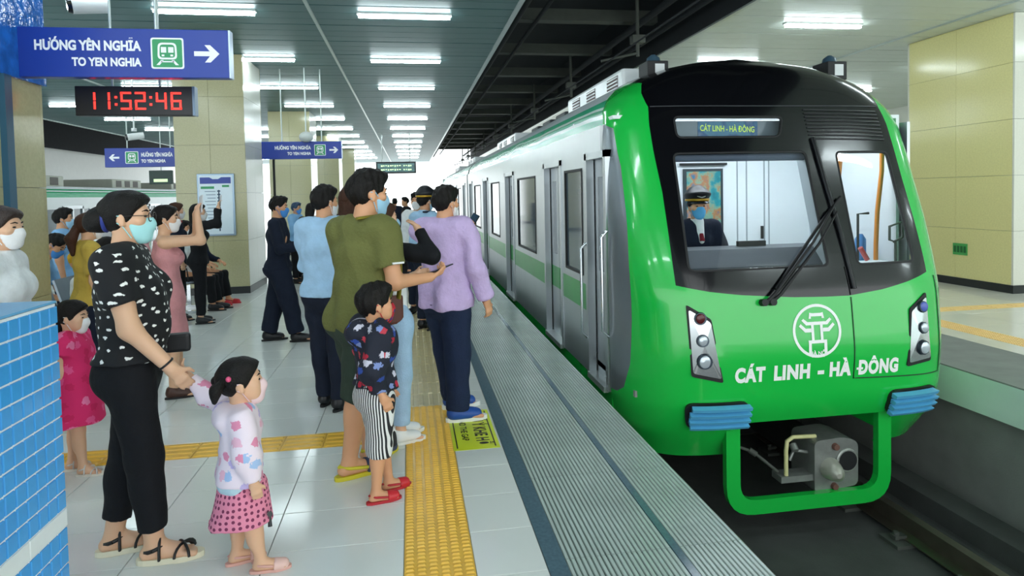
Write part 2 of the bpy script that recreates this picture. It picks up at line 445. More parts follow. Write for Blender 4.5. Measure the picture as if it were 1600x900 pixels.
# --- blue mosaic parapet
def parapet():
    xr, ye, h = -1.235, 2.47, 1.235
    p = root('tiled_parapet', 'low wall clad in blue mosaic tiles at the lower left corner', 'wall', (-1.6, 1.4, 0))
    part('core', MB().box((-2.0, .2, 0), (xr-.006, ye-.006, h-.006)), mat('white_grout', '#f4fafc', .5), p)
    part('coping', MB().box((-2.02, .2, h-.004), (xr-.004, ye-.002, h+.004)), mat('coping_blue', '#6fb0de', .3), p)
    tw, thh = .057, .066; k = 0
    z = h-.012
    row = 0
    while z > .05:
        band = (row == 11)
        hh = thh
        ny = 0; y = ye
        while y > 1.6:
            a = y-tw
            m = M_white_tile if band else M_blue_tile
            if band: 
                if ny % 4 == 0: o = ob('tile', box_mesh(tw*4-.003, hh-.004, .008, .002, 'w'), m, p)
                else: o = None
                dy = tw*2
            else: o = ob('tile', box_mesh(tw-.008, hh-.008, .008, .002, 'b'), m, p); dy = tw/2
            if o is not None:
                o.location = (xr-p.location.x, y-dy-p.location.y, z-hh/2); o.rotation_euler = (0, pi/2, 0); o.rotation_euler = Matrix(((0,0,1),(1,0,0),(0,1,0))).to_euler()
            y -= tw; ny += 1
        z -= hh; row += 1
    for q in range(5):
        zz = h-.012-q*.235
        part('end_tile', MB().box((-1.99, ye-.006, zz-.23), (xr-.01, ye, zz)), M_blue_tile, p)
parapet()
# ================================================================== THE TRAIN
M_green = mat('train_green', '#16bd46', .22, var=.02, coat=.6)
M_mask = mat('black_gloss', '#0b0c10', .18, var=.0, coat=.3, spec=.4)
M_silver = mat('brushed_steel', '#b9bfc3', .3, .75, var=.05, vscale=3)
M_sidew = mat('white_enamel', '#e3e8ea', .25, var=.02)
M_grey = mat('grey_panel', '#8f969c', .28, .7, var=.05)
M_glass = glass_mat('windscreen_glass', '#eef4f6')
M_dglass = mat('dark_glass', '#55646f', .06, .0, var=.15, vscale=1.5, spec=.9)
M_rubber = mat('black_rubber', '#131417', .6)
M_chrome = mat('chrome', '#d7dce0', .15, .9)
M_trainw = mat('train_white_mark', '#f4f7f4', .4, var=0)
M_louv = mat('louvre_blue', '#5db4e0', .3, var=.08)
M_iron = mat('cast_iron', '#8f938f', .45, .5, var=.2, vscale=12, bump=.1)
M_black = mat('under_black', '#1a1c1c', .7, var=.2)
M_roofg = mat('roof_grey', '#b7bfc2', .45, .2, var=.08)
M_cabw = mat('cab_white', '#e6ecf0', .45, var=.02)

HW = [(-.6,1.25),(-.3,1.4),(-.1,1.43),(1.0,1.44),(1.9,1.42),(2.15,1.4),(2.3,1.36),(2.42,1.28),(2.52,1.17),(2.62,1.0),(2.70,.8),(2.77,.52),(2.81,.0)]
YC = [(-.6,4.79),(-.3,4.59),(-.1,4.5),(.3,4.46),(.75,4.51),(1.0,4.60),(1.9,4.97),(2.3,5.12),(2.5,5.22),(2.65,5.34),(2.75,5.5),(2.81,5.8)]
YS = [(-.6,5.2),(1.3,5.2),(2.15,5.42),(2.5,5.75),(2.7,6.0),(2.81,6.2)]
def _ip(z, pts): return float(np.interp(z, [p[0] for p in pts], [p[1] for p in pts]))
def _sm(z, pts): return sum(_ip(z+d, pts) for d in np.linspace(-.08, .08, 9))/9
def hw(z): return _ip(z, HW)
def surf(u, z, off=0.):
    X = math.sin(pi/2*u); h = hw(z); c = _sm(z, YC); D = _sm(z, YS)-c
    y = c+D*(1-math.sqrt(max(0, 1-X**6)))
    if off:
        return None
    return Vector((XC+h*X, y, z))
def ux(x, z):
    return 2/pi*math.asin(max(-1, min(1, x/max(hw(z), 1e-4))))
def fsurf(x, z, off=0.):
    """point on the nose at lateral offset x and height z, moved out by off"""
    u = ux(x, z); p = surf(u, z)
    if off:
        e = .01; a = surf(max(-1, u-e), z); b = surf(min(1, u+e), z); c = surf(ux(x, z-.02), z-.02); d = surf(ux(x, z+.02), z+.02)
        n = (b-a).cross(d-c); n.normalize()
        if n.y > 0: n = -n
        p = p+n*off
    return p
def in_poly(p, poly):
    x, y = p; c = False; n = len(poly); j = n-1
    for i in range(n):
        xi, yi = poly[i]; xj, yj = poly[j]
        if (yi > y) != (yj > y) and x < (xj-xi)*(y-yi)/(yj-yi)+xi: c = not c
        j = i
    return c
def uzp(pts): return [(ux(x, z), z) for x, z in pts]

TRAIN = root('train', 'green and silver metro train standing at the platform', 'train', (XC, 4.6, -1.02))
def tp(name, me, m, par=None):
    o = part(name, me, m, TRAIN) if par is None else ob(name, me, m, par)
    return o
def nose():
    P = {}
    P['window_main'] = uzp(roundpoly([(-.94,1.885),(.232,1.89),(.18,.962),(-.98,.958)], .05))
    P['window_side'] = uzp(roundpoly([(.51,1.882),(1.02,1.88),(.965,.965),(.432,.962)], .05))
    P['window_dest'] = uzp(roundpoly([(-.885,2.20),(.094,2.196),(.03,2.02),(-.885,2.017)], .03))
    P['mask'] = uzp([(-1.09,.855),(-.85,.805),(-.6,.772),(-.17,.738),(.1,.73),(.3,.73),(.6,.765),(.85,.815),(1.075,.875),(1.10,1.3),(1.105,1.64),(1.09,2.29),(1.035,2.53)])
    P['mask'] += [(.99, 2.60), (1.05, 2.9), (-1.05, 2.9), (-.99, 2.60)]+uzp([(-1.035,2.53),(-1.075,2.29),(-1.08,1.57)])
    P['hole'] = uzp(roundpoly([(-.66,-.235),(.72,-.235),(.72,-.9),(-.66,-.9)], .03))
    def yz(Y, z):        # u for a given Y on the flank
        c = _sm(z, YC); D = _sm(z, YS)-c; t = min(1, max(0, (Y-c)/D)); X = (1-(1-t)**2)**(1/6.); return 2/pi*math.asin(min(1, X))
    ov = [(5.40,2.17),(5.26,2.12),(5.11,1.79),(4.982,1.42),(4.88,.965),(4.835,.56),(4.86,.2),(4.95,-.009),(5.06,-.07),(5.3,-.085)]
    # smooth the flank border
    P['flank_l'] = [(-yz(Y, z), z) for Y, z in ov]+[(-1.05, -.085), (-1.05, 2.17)]
    P['flank_r'] = [(-a, b) for a, b in P['flank_l']]
    bm = bmesh.new()
    us = np.linspace(-1, 1, 61); zs = np.concatenate([np.linspace(-.55, 2.2, 40), np.linspace(2.25, 2.7, 14), np.linspace(2.72, 2.808, 8)])
    V = [[bm.verts.new((a, b, 0)) for a in us] for b in zs]
    for i in range(len(zs)-1):
        for j in range(len(us)-1): bm.faces.new((V[i][j], V[i][j+1], V[i+1][j+1], V[i+1][j]))
    for nm, pl in P.items():
        for i in range(len(pl)):
            a = Vector((*pl[i], 0)); b = Vector((*pl[(i+1) % len(pl)], 0)); d = b-a
            if d.length < 1e-5: continue
            lo = Vector((min(a.x, b.x)-.002, min(a.y, b.y)-.002)); hi = Vector((max(a.x, b.x)+.002, max(a.y, b.y)+.002))
            fs = []
            for f in bm.faces:
                xs = [v.co.x for v in f.verts]; ys_ = [v.co.y for v in f.verts]
                if max(xs) >= lo.x and min(xs) <= hi.x and max(ys_) >= lo.y and min(ys_) <= hi.y: fs.append(f)
            geom = set(fs)
            for f in fs: geom.update(f.edges); geom.update(f.verts)
            bmesh.ops.bisect_plane(bm, geom=list(geom), plane_co=a, plane_no=Vector((-d.y, d.x, 0)), dist=1e-6)
    regs = {}
    for f in bm.faces:
        c = f.calc_center_median(); q = (c.x, c.y); r = 'body'
        for nm in ('window_main', 'window_side', 'window_dest', 'hole', 'mask', 'flank_l', 'flank_r'):
            if in_poly(q, P[nm]): r = nm; break
        regs.setdefault(r, []).append([v.co.to_tuple() for v in f.verts])
    bm.free()
    out = {}
    for r, fs in regs.items():
        idx = {}; v = []; fl_ = []
        for f in fs:
            t = []
            for co in f:
                k = (round(co[0], 5), round(co[1], 5))
                if k not in idx: idx[k] = len(v); v.append(surf(co[0], co[1])[:])
                t.append(idx[k])
            if len(set(t)) == len(t): fl_.append(t)
        b = MB(); b.norecalc = True; b.add(v, fl_, True); out[r] = b
    return out
R = nose()
def solid(o, t, off=-1):
    md = o.modifiers.new('thickness', 'SOLIDIFY'); md.thickness = t; md.offset = off; return o
def analytic(o):
    # true surface normals, so that neighbouring panels shade as one skin
    me = o.data; ns = []
    for v in me.vertices:
        z = v.co.z; X = max(-1, min(1, (v.co.x-XC)/max(hw(z), 1e-4))); u_ = 2/pi*math.asin(X); e = .015
        a, b = surf(max(-1, u_-e), z), surf(min(1, u_+e), z); z0, z1 = z-.03, min(z+.03, 2.809)
        c, d = surf(u_, z0), surf(u_, z1); n_ = (b-a).cross(d-c)
        if n_.length < 1e-9: n_ = Vector((0, -1, 0))
        n_.normalize(); ns.append(n_ if n_.y < .2 or True else -n_)
    me.normals_split_custom_set_from_vertices([n_[:] for n_ in ns]); return o
body = analytic(tp('cab_shell', R['body'], M_green))
maskp = analytic(tp('windscreen_surround', R['mask'], M_mask))
for pl in ([(-.94,1.885),(.232,1.89),(.18,.962),(-.98,.958)], [(.51,1.882),(1.02,1.88),(.965,.965),(.432,.962)], [(-.885,2.20),(.094,2.196),(.03,2.02),(-.885,2.017)]):
    pts_ = []; rp = roundpoly(pl, .05)
    for i in range(len(rp)):
        a, b = rp[i], rp[(i+1) % len(rp)]; k_ = max(1, int(math.hypot(b[0]-a[0], b[1]-a[1])/.06)); pts_ += [(a[0]+(b[0]-a[0])*j/k_, a[1]+(b[1]-a[1])*j/k_) for j in range(k_)]
    tp('window_gasket', MB().tube([fsurf(x, z, -.008) for x, z in pts_], .013, 6, closed=True), M_rubber)
for k in ('window_main', 'window_side'): g = tp('windscreen', R[k], M_glass)
g = tp('destination_window', R['window_dest'], M_glass)
for k in ('flank_l', 'flank_r'):
    if k in R: analytic(tp('flank_panel', R[k], M_grey))
# --- lines, groove, reflection ridges on the mask
def line(pts, off, r, n=6): return MB().tube([fsurf(x, z, off) for x, z in pts], r, n)
tp('hood_seam', line([(x, 2.29) for x in np.linspace(-1.06, 1.06, 25)], .003, .0045), mat('seam_grey', '#3a3c42', .4))
gr = MB()
for i in range(9):
    z = 1.985+i*.032; gr.tube([fsurf(x, z+.02*(1-x), .004) for x in np.linspace(.30+.0*i, 1.02, 9)], .006, 6)
tp('reflection_ridges', gr, mat('ridge_black', '#1b1c22', .35))  # ridges standing in mostly for reflections in the black gloss
sd = MB().tube([fsurf(x, z, .002) for x, z in [(.312,z) for z in np.linspace(.72,.085,9)]+[(x,.085-.03*(x-.31)) for x in np.linspace(.36,1.16,10)]+[(1.16+.0*z,z) for z in np.linspace(.1,.84,9)]], .005, 6)
tp('front_door_seam', sd, mat('seam_dark_green', '#06451f', .5))
tp('mask_seam', line([(.312, z) for z in np.linspace(.735, .95, 5)], .004, .004), M_rubber)
# --- lettering and emblem
mb = MB()
for word, x0_, w_ in (('CÁT', -.685, .245), ('LINH', -.365, .30), ('-', .0, .055), ('HÀ', .095, .185), ('DÔNG', .35, .35)):
    mb = MB(); lettering(mb, word, lambda x, y: fsurf(x+x0_+w_/2, .163+y, .0035)[:], .150, .0085, fitw=w_, spacing=1.12)
    if word == 'DÔNG': mb.add([fsurf(x, z, .005)[:] for x, z in ((.332, .152), (.388, .152), (.388, .170), (.332, .170))], [(0, 1, 2, 3)])
    tp('route_lettering', mb, M_trainw)
def emblem():
    mb = MB(); cx, cz, R0 = 0.0, .475, .205
    f = lambda x, y: fsurf(cx+x, cz+y, .0035)[:]
    n = 48
    def strip(outer, inner):
        m = len(outer); mb.add([f(*p) for p in outer]+[f(*p) for p in inner], [(i, (i+1) % m, m+(i+1) % m, m+i) for i in range(m)])
    strip([(R0*math.cos(2*pi*i/n), R0*math.sin(2*pi*i/n)) for i in range(n)], [((R0-.022)*math.cos(2*pi*i/n), (R0-.022)*math.sin(2*pi*i/n)) for i in range(n)])
    def pl(pts): mb.add([f(x*R0/100, y*R0/100) for x, y in pts], [tuple(range(len(pts)))])
    # pavilion: top ridge, two upswept roofs, posts, base
    pl([(-32,46),(-22,46),(-22,54),(22,54),(22,46),(32,46),(28,68),(16,66),(-16,66),(-28,68)])
    pl([(-44,22),(44,22),(62,40),(54,47),(38,34),(-38,34),(-54,47),(-62,40)])
    pl([(-50,-4),(-22,-4),(-22,10),(-46,10),(-66,28),(-74,20)]); pl([(50,-4),(74,20),(66,28),(46,10),(22,10),(22,-4)])
    pl([(-24,-34),(-13,-34),(-13,22),(-24,22)]); pl([(13,-34),(24,-34),(24,22),(13,22)])
    pl([(-38,-46),(38,-46),(38,-34),(-38,-34)]); pl([(-38,-88),(-26,-92),(-26,-46),(-38,-46)]); pl([(26,-92),(38,-88),(38,-46),(26,-46)])
    pl([(-26,-92),(26,-92),(26,-98),(-26,-98)])
    lettering(mb, 'HÀ NỘI', lambda x, y: f(x, y-.172), .042, .001)
    return mb
tp('emblem', emblem(), M_trainw)
# --- head lamps
def headlamp(s):
    pts = [(-1.035,.715),(-.858,.603),(-.775,.120),(-1.015,.175)] if s < 0 else [(1.0,.722),(1.022,.175),(.778,.148),(.82,.603)]
    cx = sum(p[0] for p in pts)/4; cz = sum(p[1] for p in pts)/4
    def scaled(k): return roundpoly([(cx+(x-cx)*k, cz+(z-cz)*k) for x, z in pts], .02, 3)
    def slab(poly, o0, o1):
        b = MB(); n = len(poly)
        c0, c1 = fsurf(cx, cz, o0)[:], fsurf(cx, cz, o1)[:]
        v = [fsurf(x, z, o0)[:] for x, z in poly]+[fsurf(x, z, o1)[:] for x, z in poly]+[c1]
        fs = [(i, (i+1) % n, n+(i+1) % n, n+i) for i in range(n)]+[(n+i, n+(i+1) % n, 2*n) for i in range(n)]
        return b.add(v, fs)
    h = tp('headlight', slab(scaled(1.0), 0, .012), M_rubber)
    sub('lens_plate', slab(scaled(.88), .012, .018), M_chrome, h)
    for i, (t, r, m) in enumerate(((.17, .05, mat('lamp_red', '#5a1f22', .2) if s < 0 else mat('lamp_blue', '#5566b8', .2)), (.48, .05, mat('lamp_lens', '#c9d2da', .08, .4)), (.77, .062, mat('lamp_lens', '#c9d2da', .08, .4)))):
        zz = .70-.53*t; xx = s*(.945-.03*t)+(0 if s > 0 else .0)
        b = MB(); a = fsurf(xx, zz, .012); c = fsurf(xx, zz, .03); b.tube([a, c], [r, r*.9], 16)
        sub('lamp_ring', b, mat('lamp_ring', '#3c4650', .3, .6), h)
        b = MB(); a = fsurf(xx, zz, .03); b.sphere(a, (r*.78, .012, r*.78), 14, 8); sub('lamp_bulb', b, m, h)
headlamp(-1); headlamp(1)
# --- blue anti-climber fins
def fins(x0, x1, s):
    h = MB()
    zt, zb = -.035, -.235
    poly = [(x0, zt), (x1, zt), (x1, zb), (x0+.03, zb)] if s < 0 else [(x0, zt), (x1, zt), (x1-.03, zb), (x0, zb)]
    poly = roundpoly(poly, .07 if True else .01, 4)
    n = len(poly); v = [fsurf(x, z, -.01)[:] for x, z in poly]+[fsurf(x, z, .03)[:] for x, z in poly]
    h.add(v, [(i, (i+1) % n, n+(i+1) % n, n+i) for i in range(n)]+[tuple(range(n, 2*n))])
    o = tp('anti_climber', h, M_rubber)
    for i in range(4):
        z = zt-.03-i*.046; a, b = (x0+.035+.012*abs(i-1.5), x1-.008) if s < 0 else (x0+.008, x1-.035-.012*abs(i-1.5))
        xs = np.linspace(a, b, 9)
        f = MB(); N = len(xs)
        v = [fsurf(x, z+.017, .03)[:] for x in xs]+[fsurf(x, z+.012, .085)[:] for x in xs]+[fsurf(x, z-.012, .075)[:] for x in xs]+[fsurf(x, z-.02, .03)[:] for x in xs]
        fs = []
        for r_ in range(3):
            for j in range(N-1): fs.append((r_*N+j, r_*N+j+1, (r_+1)*N+j+1, (r_+1)*N+j))
        fs += [(0, N, 2*N, 3*N), (N-1, 4*N-1, 3*N-1, 2*N-1)]
        f.add(v, fs); sub('fin', f, M_louv, o)
fins(-1.06, -.56, -1); fins(.635, 1.10, 1)
# --- coupler guard loop
def loop():
    w = .058; xl, xr, zt, zb = -.635, .685, -.2, -.93
    outer = roundpoly([(xl-w, zt), (xl-w, zb-w), (xr+w, zb-w), (xr+w, zt)], .24, 6); inner = roundpoly([(xl+w, zt), (xl+w, zb+w), (xr-w, zb+w), (xr-w, zt)], .14, 6)
    outer[0:6] = [(xl-w, zt)]*1; inner[0:6] = [(xl+w, zt)]*1; outer[-6:] = [(xr+w, zt)]; inner[-6:] = [(xr-w, zt)]
    n = len(outer); b = MB(); v = []
    for y in (4.60, 4.66): v += [(XC+x, y, z) for x, z in outer]+[(XC+x, y, z) for x, z in inner]
    fs = []
    for i in range(n-1):
        fs += [(i, i+1, n+i+1, n+i), (2*n+i, 2*n+i+1, 3*n+i+1, 3*n+i), (i, i+1, 2*n+i+1, 2*n+i), (n+i, n+i+1, 3*n+i+1, 3*n+i)]
    b.add(v, fs)
    return b
tp('coupler_guard', loop(), M_green)
for s, x in ((-1, -.64), (1, .69)): tp('guard_stay', MB().box((XC+x-.03, 4.66, -.4), (XC+x+.03, 5.4, -.3)), M_green)
# --- coupler
def coupler():
    y = 4.66
    b = MB()
    prof = roundpoly([(.10, -.47), (.36, -.455), (.49, -.50), (.49, -.86), (.10, -.90)], .05, 4)
    b.prism(prof, lambda a, c: (XC+a, y+.32, c), lambda a, c: (XC+a, y, c))
    c = tp('coupler', b, M_iron)
    d = MB(); d.tube([(XC+.235, y, -.70), (XC+.225, y-.06, -.70), (XC+.215, y-.13, -.70), (XC+.21, y-.155, -.70)], [.088, .078, .055, .02], 18); sub('coupler_cone', d, mat('iron_light', '#b9b9ad', .4, .4, var=.1), c)
    d = MB(); d.tube([(XC+.385, y+.01, -.645), (XC+.385, y-.012, -.645)], [.098, .098], 20); d.tube([(XC+.385, y-.012, -.645), (XC+.385, y-.02, -.645)], [.098, .088], 20); sub('coupler_rim', d, mat('iron_ring', '#a4a7a2', .4, .5), c)
    d = MB(); d.tube([(XC+.385, y-.0205, -.645), (XC+.385, y-.022, -.645)], [.08, .08], 20); sub('coupler_socket', d, M_rubber, c)
    for (x, z) in ((.28, -.525), (.27, -.85)):
        d = MB(); d.tube([(XC+x, y, z), (XC+x, y-.03, z)], [.03, .025], 10); sub('coupler_bolt', d, mat('rust', '#6b4a40', .7), c)
    d = MB(); d.tube([(XC+.16, y+.08, -.46), (XC-.06, y+.05, -.44), (XC-.11, y+.05, -.47), (XC-.12, y+.05, -.55), (XC-.12, y+.05, -.76)], .017, 8); sub('coupler_handle', d, mat('handle_yellow', '#d8d49a', .4), c)
    d = MB(); d.box((XC-.18, y+.02, -.80), (XC+.12, y+.16, -.75)); d.tube([(XC+.12, y+.1, -.60), (XC-.02, y+.1, -.57), (XC-.06, y+.1, -.65)], .015, 8); d.tube([(XC-.03, y+.1, -.52), (XC-.03, y+.06, -.56)], .03, 10); sub('coupler_bracket', d, M_iron, c)
    d = MB(); d.tube([(XC-.16, y+.1, -.74), (XC-.32, y+.2, -.60), (XC-.62, y+.3, -.5)], .014, 8); d.tube([(XC-.30, y+.19, -.62), (XC-.35, y+.215, -.585)], .025, 8); sub('coupler_hose', d, M_beam, c)
    d = MB(); d.box((XC+.16, y+.32, -.76), (XC+.42, 6.4, -.58)); sub('drawbar', d, M_black, c)
coupler()
# --- wiper
def wiper():
    b = MB()
    b.tube([fsurf(-.415, .715, .03), fsurf(-.36, .76, .05), fsurf(.05, 1.13, .07), fsurf(.31, 1.40, .06)], [.016, .014, .011, .008], 8)
    b.tube([fsurf(-.37, .715, .03), fsurf(-.31, .76, .05), fsurf(.09, 1.11, .07), fsurf(.33, 1.36, .06)], [.016, .014, .011, .008], 8)
    w = tp('wiper', b, M_rubber)
    d = MB(); pts = [(-.33, .80), (-.1, 1.02), (.2, 1.30), (.42, 1.49)]; d.tube([fsurf(x, z, .028) for x, z in pts], .013, 6); sub('wiper_blade', d, M_rubber, w)
    d = MB(); d.tube([fsurf(-.44, .71, .0), fsurf(-.44, .71, .05)], .028, 10); d.tube([fsurf(-.37, .71, .0), fsurf(-.37, .71, .05)], .028, 10); d.tube([fsurf(-.46, .71, .03), fsurf(-.34, .71, .03)], .014, 8); sub('wiper_pivot', d, M_rubber, w)
    tp('pillar_cover', MB().tube([fsurf(.345, .78, .012), fsurf(.345, 1.2, .012), fsurf(.33, 1.6, .012), fsurf(.32, 2.0, .012)], .02, 8), mat('pillar_black', '#15161a', .3))
wiper()
# --- car bodies: flanks, windows, doors, roof
SX = XC-1.43               # outer face of the platform-side flank
def band_panel(y0, y1, z0, z1, m, name='body_panel', x=None, t=.03):
    x = SX if x is None else x
    return tp(name, MB().box((x, y0, z0), (x+t, y1, z1)), m)
M_stripe = mat('stripe_green', '#0f9a3c', .3, var=.15, vscale=4)
M_cove = None
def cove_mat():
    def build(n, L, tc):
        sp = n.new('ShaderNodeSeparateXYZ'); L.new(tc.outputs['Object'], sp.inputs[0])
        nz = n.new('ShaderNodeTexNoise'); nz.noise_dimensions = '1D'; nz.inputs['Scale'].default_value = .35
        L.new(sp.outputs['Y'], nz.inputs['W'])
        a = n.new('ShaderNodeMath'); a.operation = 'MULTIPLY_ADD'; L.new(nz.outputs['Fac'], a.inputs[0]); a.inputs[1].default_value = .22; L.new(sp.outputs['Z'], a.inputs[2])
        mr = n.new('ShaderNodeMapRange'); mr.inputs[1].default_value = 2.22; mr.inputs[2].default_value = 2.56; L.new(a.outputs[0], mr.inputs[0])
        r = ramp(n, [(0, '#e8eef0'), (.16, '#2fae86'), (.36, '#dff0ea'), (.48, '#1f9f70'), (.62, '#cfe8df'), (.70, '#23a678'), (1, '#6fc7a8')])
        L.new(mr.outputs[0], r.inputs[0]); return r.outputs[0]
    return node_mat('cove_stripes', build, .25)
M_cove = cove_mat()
def flank(y0, y1, doors, wins):
    """platform-side wall of a car between y0 and y1"""
    edges = [y0]+[e for d in doors for e in (d[0]-.07, d[1]+.07)]+[y1]
    for i in range(0, len(edges), 2):
        a, b = edges[i], edges[i+1]
        if b-a < .05: continue
        band_panel(a, b, -.13, .45, M_silver); band_panel(a, b, .45, .70, M_stripe, 'green_stripe'); band_panel(a, b, .70, .79, M_silver)
        w = [q for q in wins if q[0] > a-.01 and q[1] < b+.01]
        cur = a
        for q in w:
            band_panel(cur, q[0], .79, 1.80, M_silver); cur = q[1]
            o = band_panel(q[0], q[1], .79, 1.80, M_dglass, 'window', SX+.012, .015)
            tp('window_frame', MB().box((SX-.006, q[0]-.015, .775), (SX+.02, q[0]+.015, 1.815)).box((SX-.006, q[1]-.015, .775), (SX+.02, q[1]+.015, 1.815)).box((SX-.006, q[0], .775), (SX+.02, q[1], .80)).box((SX-.006, q[0], 1.79), (SX+.02, q[1], 1.815)), M_rubber)
        band_panel(cur, b, .79, 1.80, M_silver)
    yt = 5.40 if y0 < 6 else y0
    band_panel(yt, y1, 1.94, 2.16, M_sidew, 'upper_panel')
    for i in range(0, len(edges), 2):
        if edges[i+1] > 5.3: band_panel(edges[i], edges[i+1], 1.80, 1.94, M_sidew, 'upper_panel')
    band_panel(y0, y1, -.34, -.13, M_green, 'skirt', SX+.01)
    for d in doors:
        a, b = d[0], d[1]; m = (a+b)/2; x = SX+.07
        fr_ = MB().box((SX-.012, a-.07, -.13), (SX+.06, a, 1.94)).box((SX-.012, b, -.13), (SX+.06, b+.07, 1.94)).box((SX-.012, a-.07, 1.88), (SX+.06, b+.07, 1.94))
        tp('door_frame', fr_, M_silver)
        tp('door_sill', MB().box((SX-.03, a, -.16), (SX+.12, b, -.11)), mat('sill', '#cdd3d2', .3, .7))
        leafs = [(a, m-.006), (m+.006, b)] if not (len(d) > 2) else [(a, b)]
        for (p, q) in leafs:
            lf = tp('door_leaf', MB().box((x, p, -.11), (x+.03, q, .45)).box((x, p, .70), (x+.03, q, .85)).box((x, p, .85), (x+.03, p+.09, 1.88)).box((x, q-.09, .85), (x+.03, q, 1.88)).box((x, p+.09, 1.72), (x+.03, q-.09, 1.88)), M_silver)
            sub('door_stripe', MB().box((x, p, .45), (x+.03, q, .70)), M_stripe if not len(d) > 2 else M_silver, lf)
            sub('door_glass', MB().box((x+.01, p+.09, .85), (x+.02, q-.09, 1.72)), M_dglass, lf)
            if len(d) > 2: sub('door_handle', MB().tube([(x-.0, p+.05, .95), (x-.05, p+.05, .97), (x-.05, p+.05, 1.25), (x-.0, p+.05, 1.27)], .014, 6), M_chrome, lf)
        if len(d) > 2: [tp('grab_rail', MB().tube([(SX-.01, q, z), (SX-.06, q, z+.05), (SX-.06, q, z+.85), (SX-.01, q, z+.9)], .014, 8), M_chrome) for q, z in ((a-.09, .35), (b+.05, .2))]
def roof(y0, y1, name='roof', first=False):
    zs = list(np.linspace(2.16, 2.42, 6))+[2.47, 2.52, 2.57, 2.62, 2.66, 2.70, 2.74, 2.77, 2.79, 2.805]
    def ring(sgn, rows, nm, m):
        b = MB(); v = []; 
        for z in rows:
            ya = max(y0, _sm(z, YS)-.02) if first else y0
            v += [(XC+sgn*hw(z), ya, z), (XC+sgn*hw(z), y1, z)]
        b.add(v, [(2*i, 2*i+1, 2*i+3, 2*i+2) for i in range(len(rows)-1)], True); return tp(nm, b, m)
    ring(-1, zs[:6], 'roof_cove', M_cove); ring(1, zs[:6], 'roof_cove', M_cove)
    b = MB(); rows = zs[5:]; v = []
    P_ = [(-hw(z), z) for z in rows]+[(hw(z), z) for z in rows[::-1]]
    for x, z in P_:
        ya = max(y0, _sm(z, YS)-.02) if first else y0
        v += [(XC+x, ya, z), (XC+x, y1, z)]
    b.add(v, [(2*i, 2*i+1, 2*i+3, 2*i+2) for i in range(len(P_)-1)], True); tp('roof', b, M_roofg)
def far_flank(y0, y1):
    tp('far_side_panel', MB().box((XC+1.40, y0, -.34), (XC+1.43, y1, 2.16)), M_silver)
flank(5.2, 18.2, [(5.30, 5.82, 1), (6.92, 7.72), (10.2, 11.0), (13.6, 14.4), (17.0, 17.8)], [(6.02, 6.7), (8.35, 9.75), (11.8, 13.0), (15.0, 16.4)])
roof(5.3, 18.2, first=True); far_flank(5.2, 18.2)
tp('gangway', MB().box((XC-1.2, 18.2, -.2), (XC+1.2, 18.55, 2.5)), M_rubber)
flank(18.55, 32.5, [(19.2, 20.0), (22.6, 23.4), (26.0, 26.8), (29.4, 30.2)], [(20.8, 22.0), (24.1, 25.4), (27.6, 28.9)])
roof(18.55, 32.5); far_flank(18.55, 32.5)
tp('underframe', MB().box((XC-1.25, 5.4, -.55), (XC+1.25, 32.4, -.2)).box((XC-1.0, 6.2, -1.0), (XC+1.0, 8.6, -.55)).box((XC-1.1, 10, -.95), (XC+1.1, 14, -.55)).box((XC-1.0, 15.5, -1.0), (XC+1.0, 17.8, -.55)), M_black)
for yy in (6.4, 8.4, 15.9, 17.6):
    for s in (-.72, .72): tp('wheel', MB().tube([(XC+s-.05, yy, -.62), (XC+s+.05, yy, -.62)], .40, 20), M_black)
tp('rear_end', MB().box((XC-1.4, 32.4, -.3), (XC+1.4, 32.5, 2.4)), M_silver)
# roof equipment
def ac_unit(y0, y1, x0=-.98, x1=.98):
    z0, z1 = 2.42, 2.80
    u_ = tp('air_conditioner', MB().bbox((XC+x0, y0, z0), (XC+x1, y1, z1), .03), M_sidew)
    L_ = y1-y0
    for t in (.06, .42, .72):
        a = y0+L_*t; b = a+L_*.16
        v = MB()
        v.box((XC+x0-.004, a, z0+.11), (XC+x0+.02, b, z1-.05))
        sub('vent', v, mat('vent_dark', '#5c4a4a', .6), u_)
        for k in range(6):
            zz = z0+.13+k*.035; sub('vent_slat', MB().box((XC+x0-.012, a, zz), (XC+x0+.004, b, zz+.012)), M_sidew, u_)
ac_unit(6.1, 8.3); ac_unit(12.6, 15.2); ac_unit(20.5, 23); ac_unit(27, 29.5)
for yy in (9.2, 10.2, 11.2): tp('roof_box', MB().bbox((XC-.8, yy, 2.55), (XC+.8, yy+.6, 2.78), .03), mat('roof_box', '#3b4245', .6))
def roof_lamp(x, y, w):
    o = tp('roof_lamp', MB().bbox((XC+x-w, y, 2.60), (XC+x+w, y+.24, 2.775), .01), M_rubber)
    sub('beacon', MB().tube([(XC+x, y+.12, 2.775), (XC+x, y+.12, 2.82), (XC+x, y+.12, 2.85)], [.07, .06, .02], 12), mat('beacon', '#3b5566', .3), o)
    sub('lamp_face', MB().box((XC+x-w*.3, y-.004, 2.64), (XC+x+w*.6, y, 2.745)), mat('lamp_face', '#d5dadb', .2), o)
roof_lamp(-.80, 5.62, .10); roof_lamp(.96, 5.55, .10)
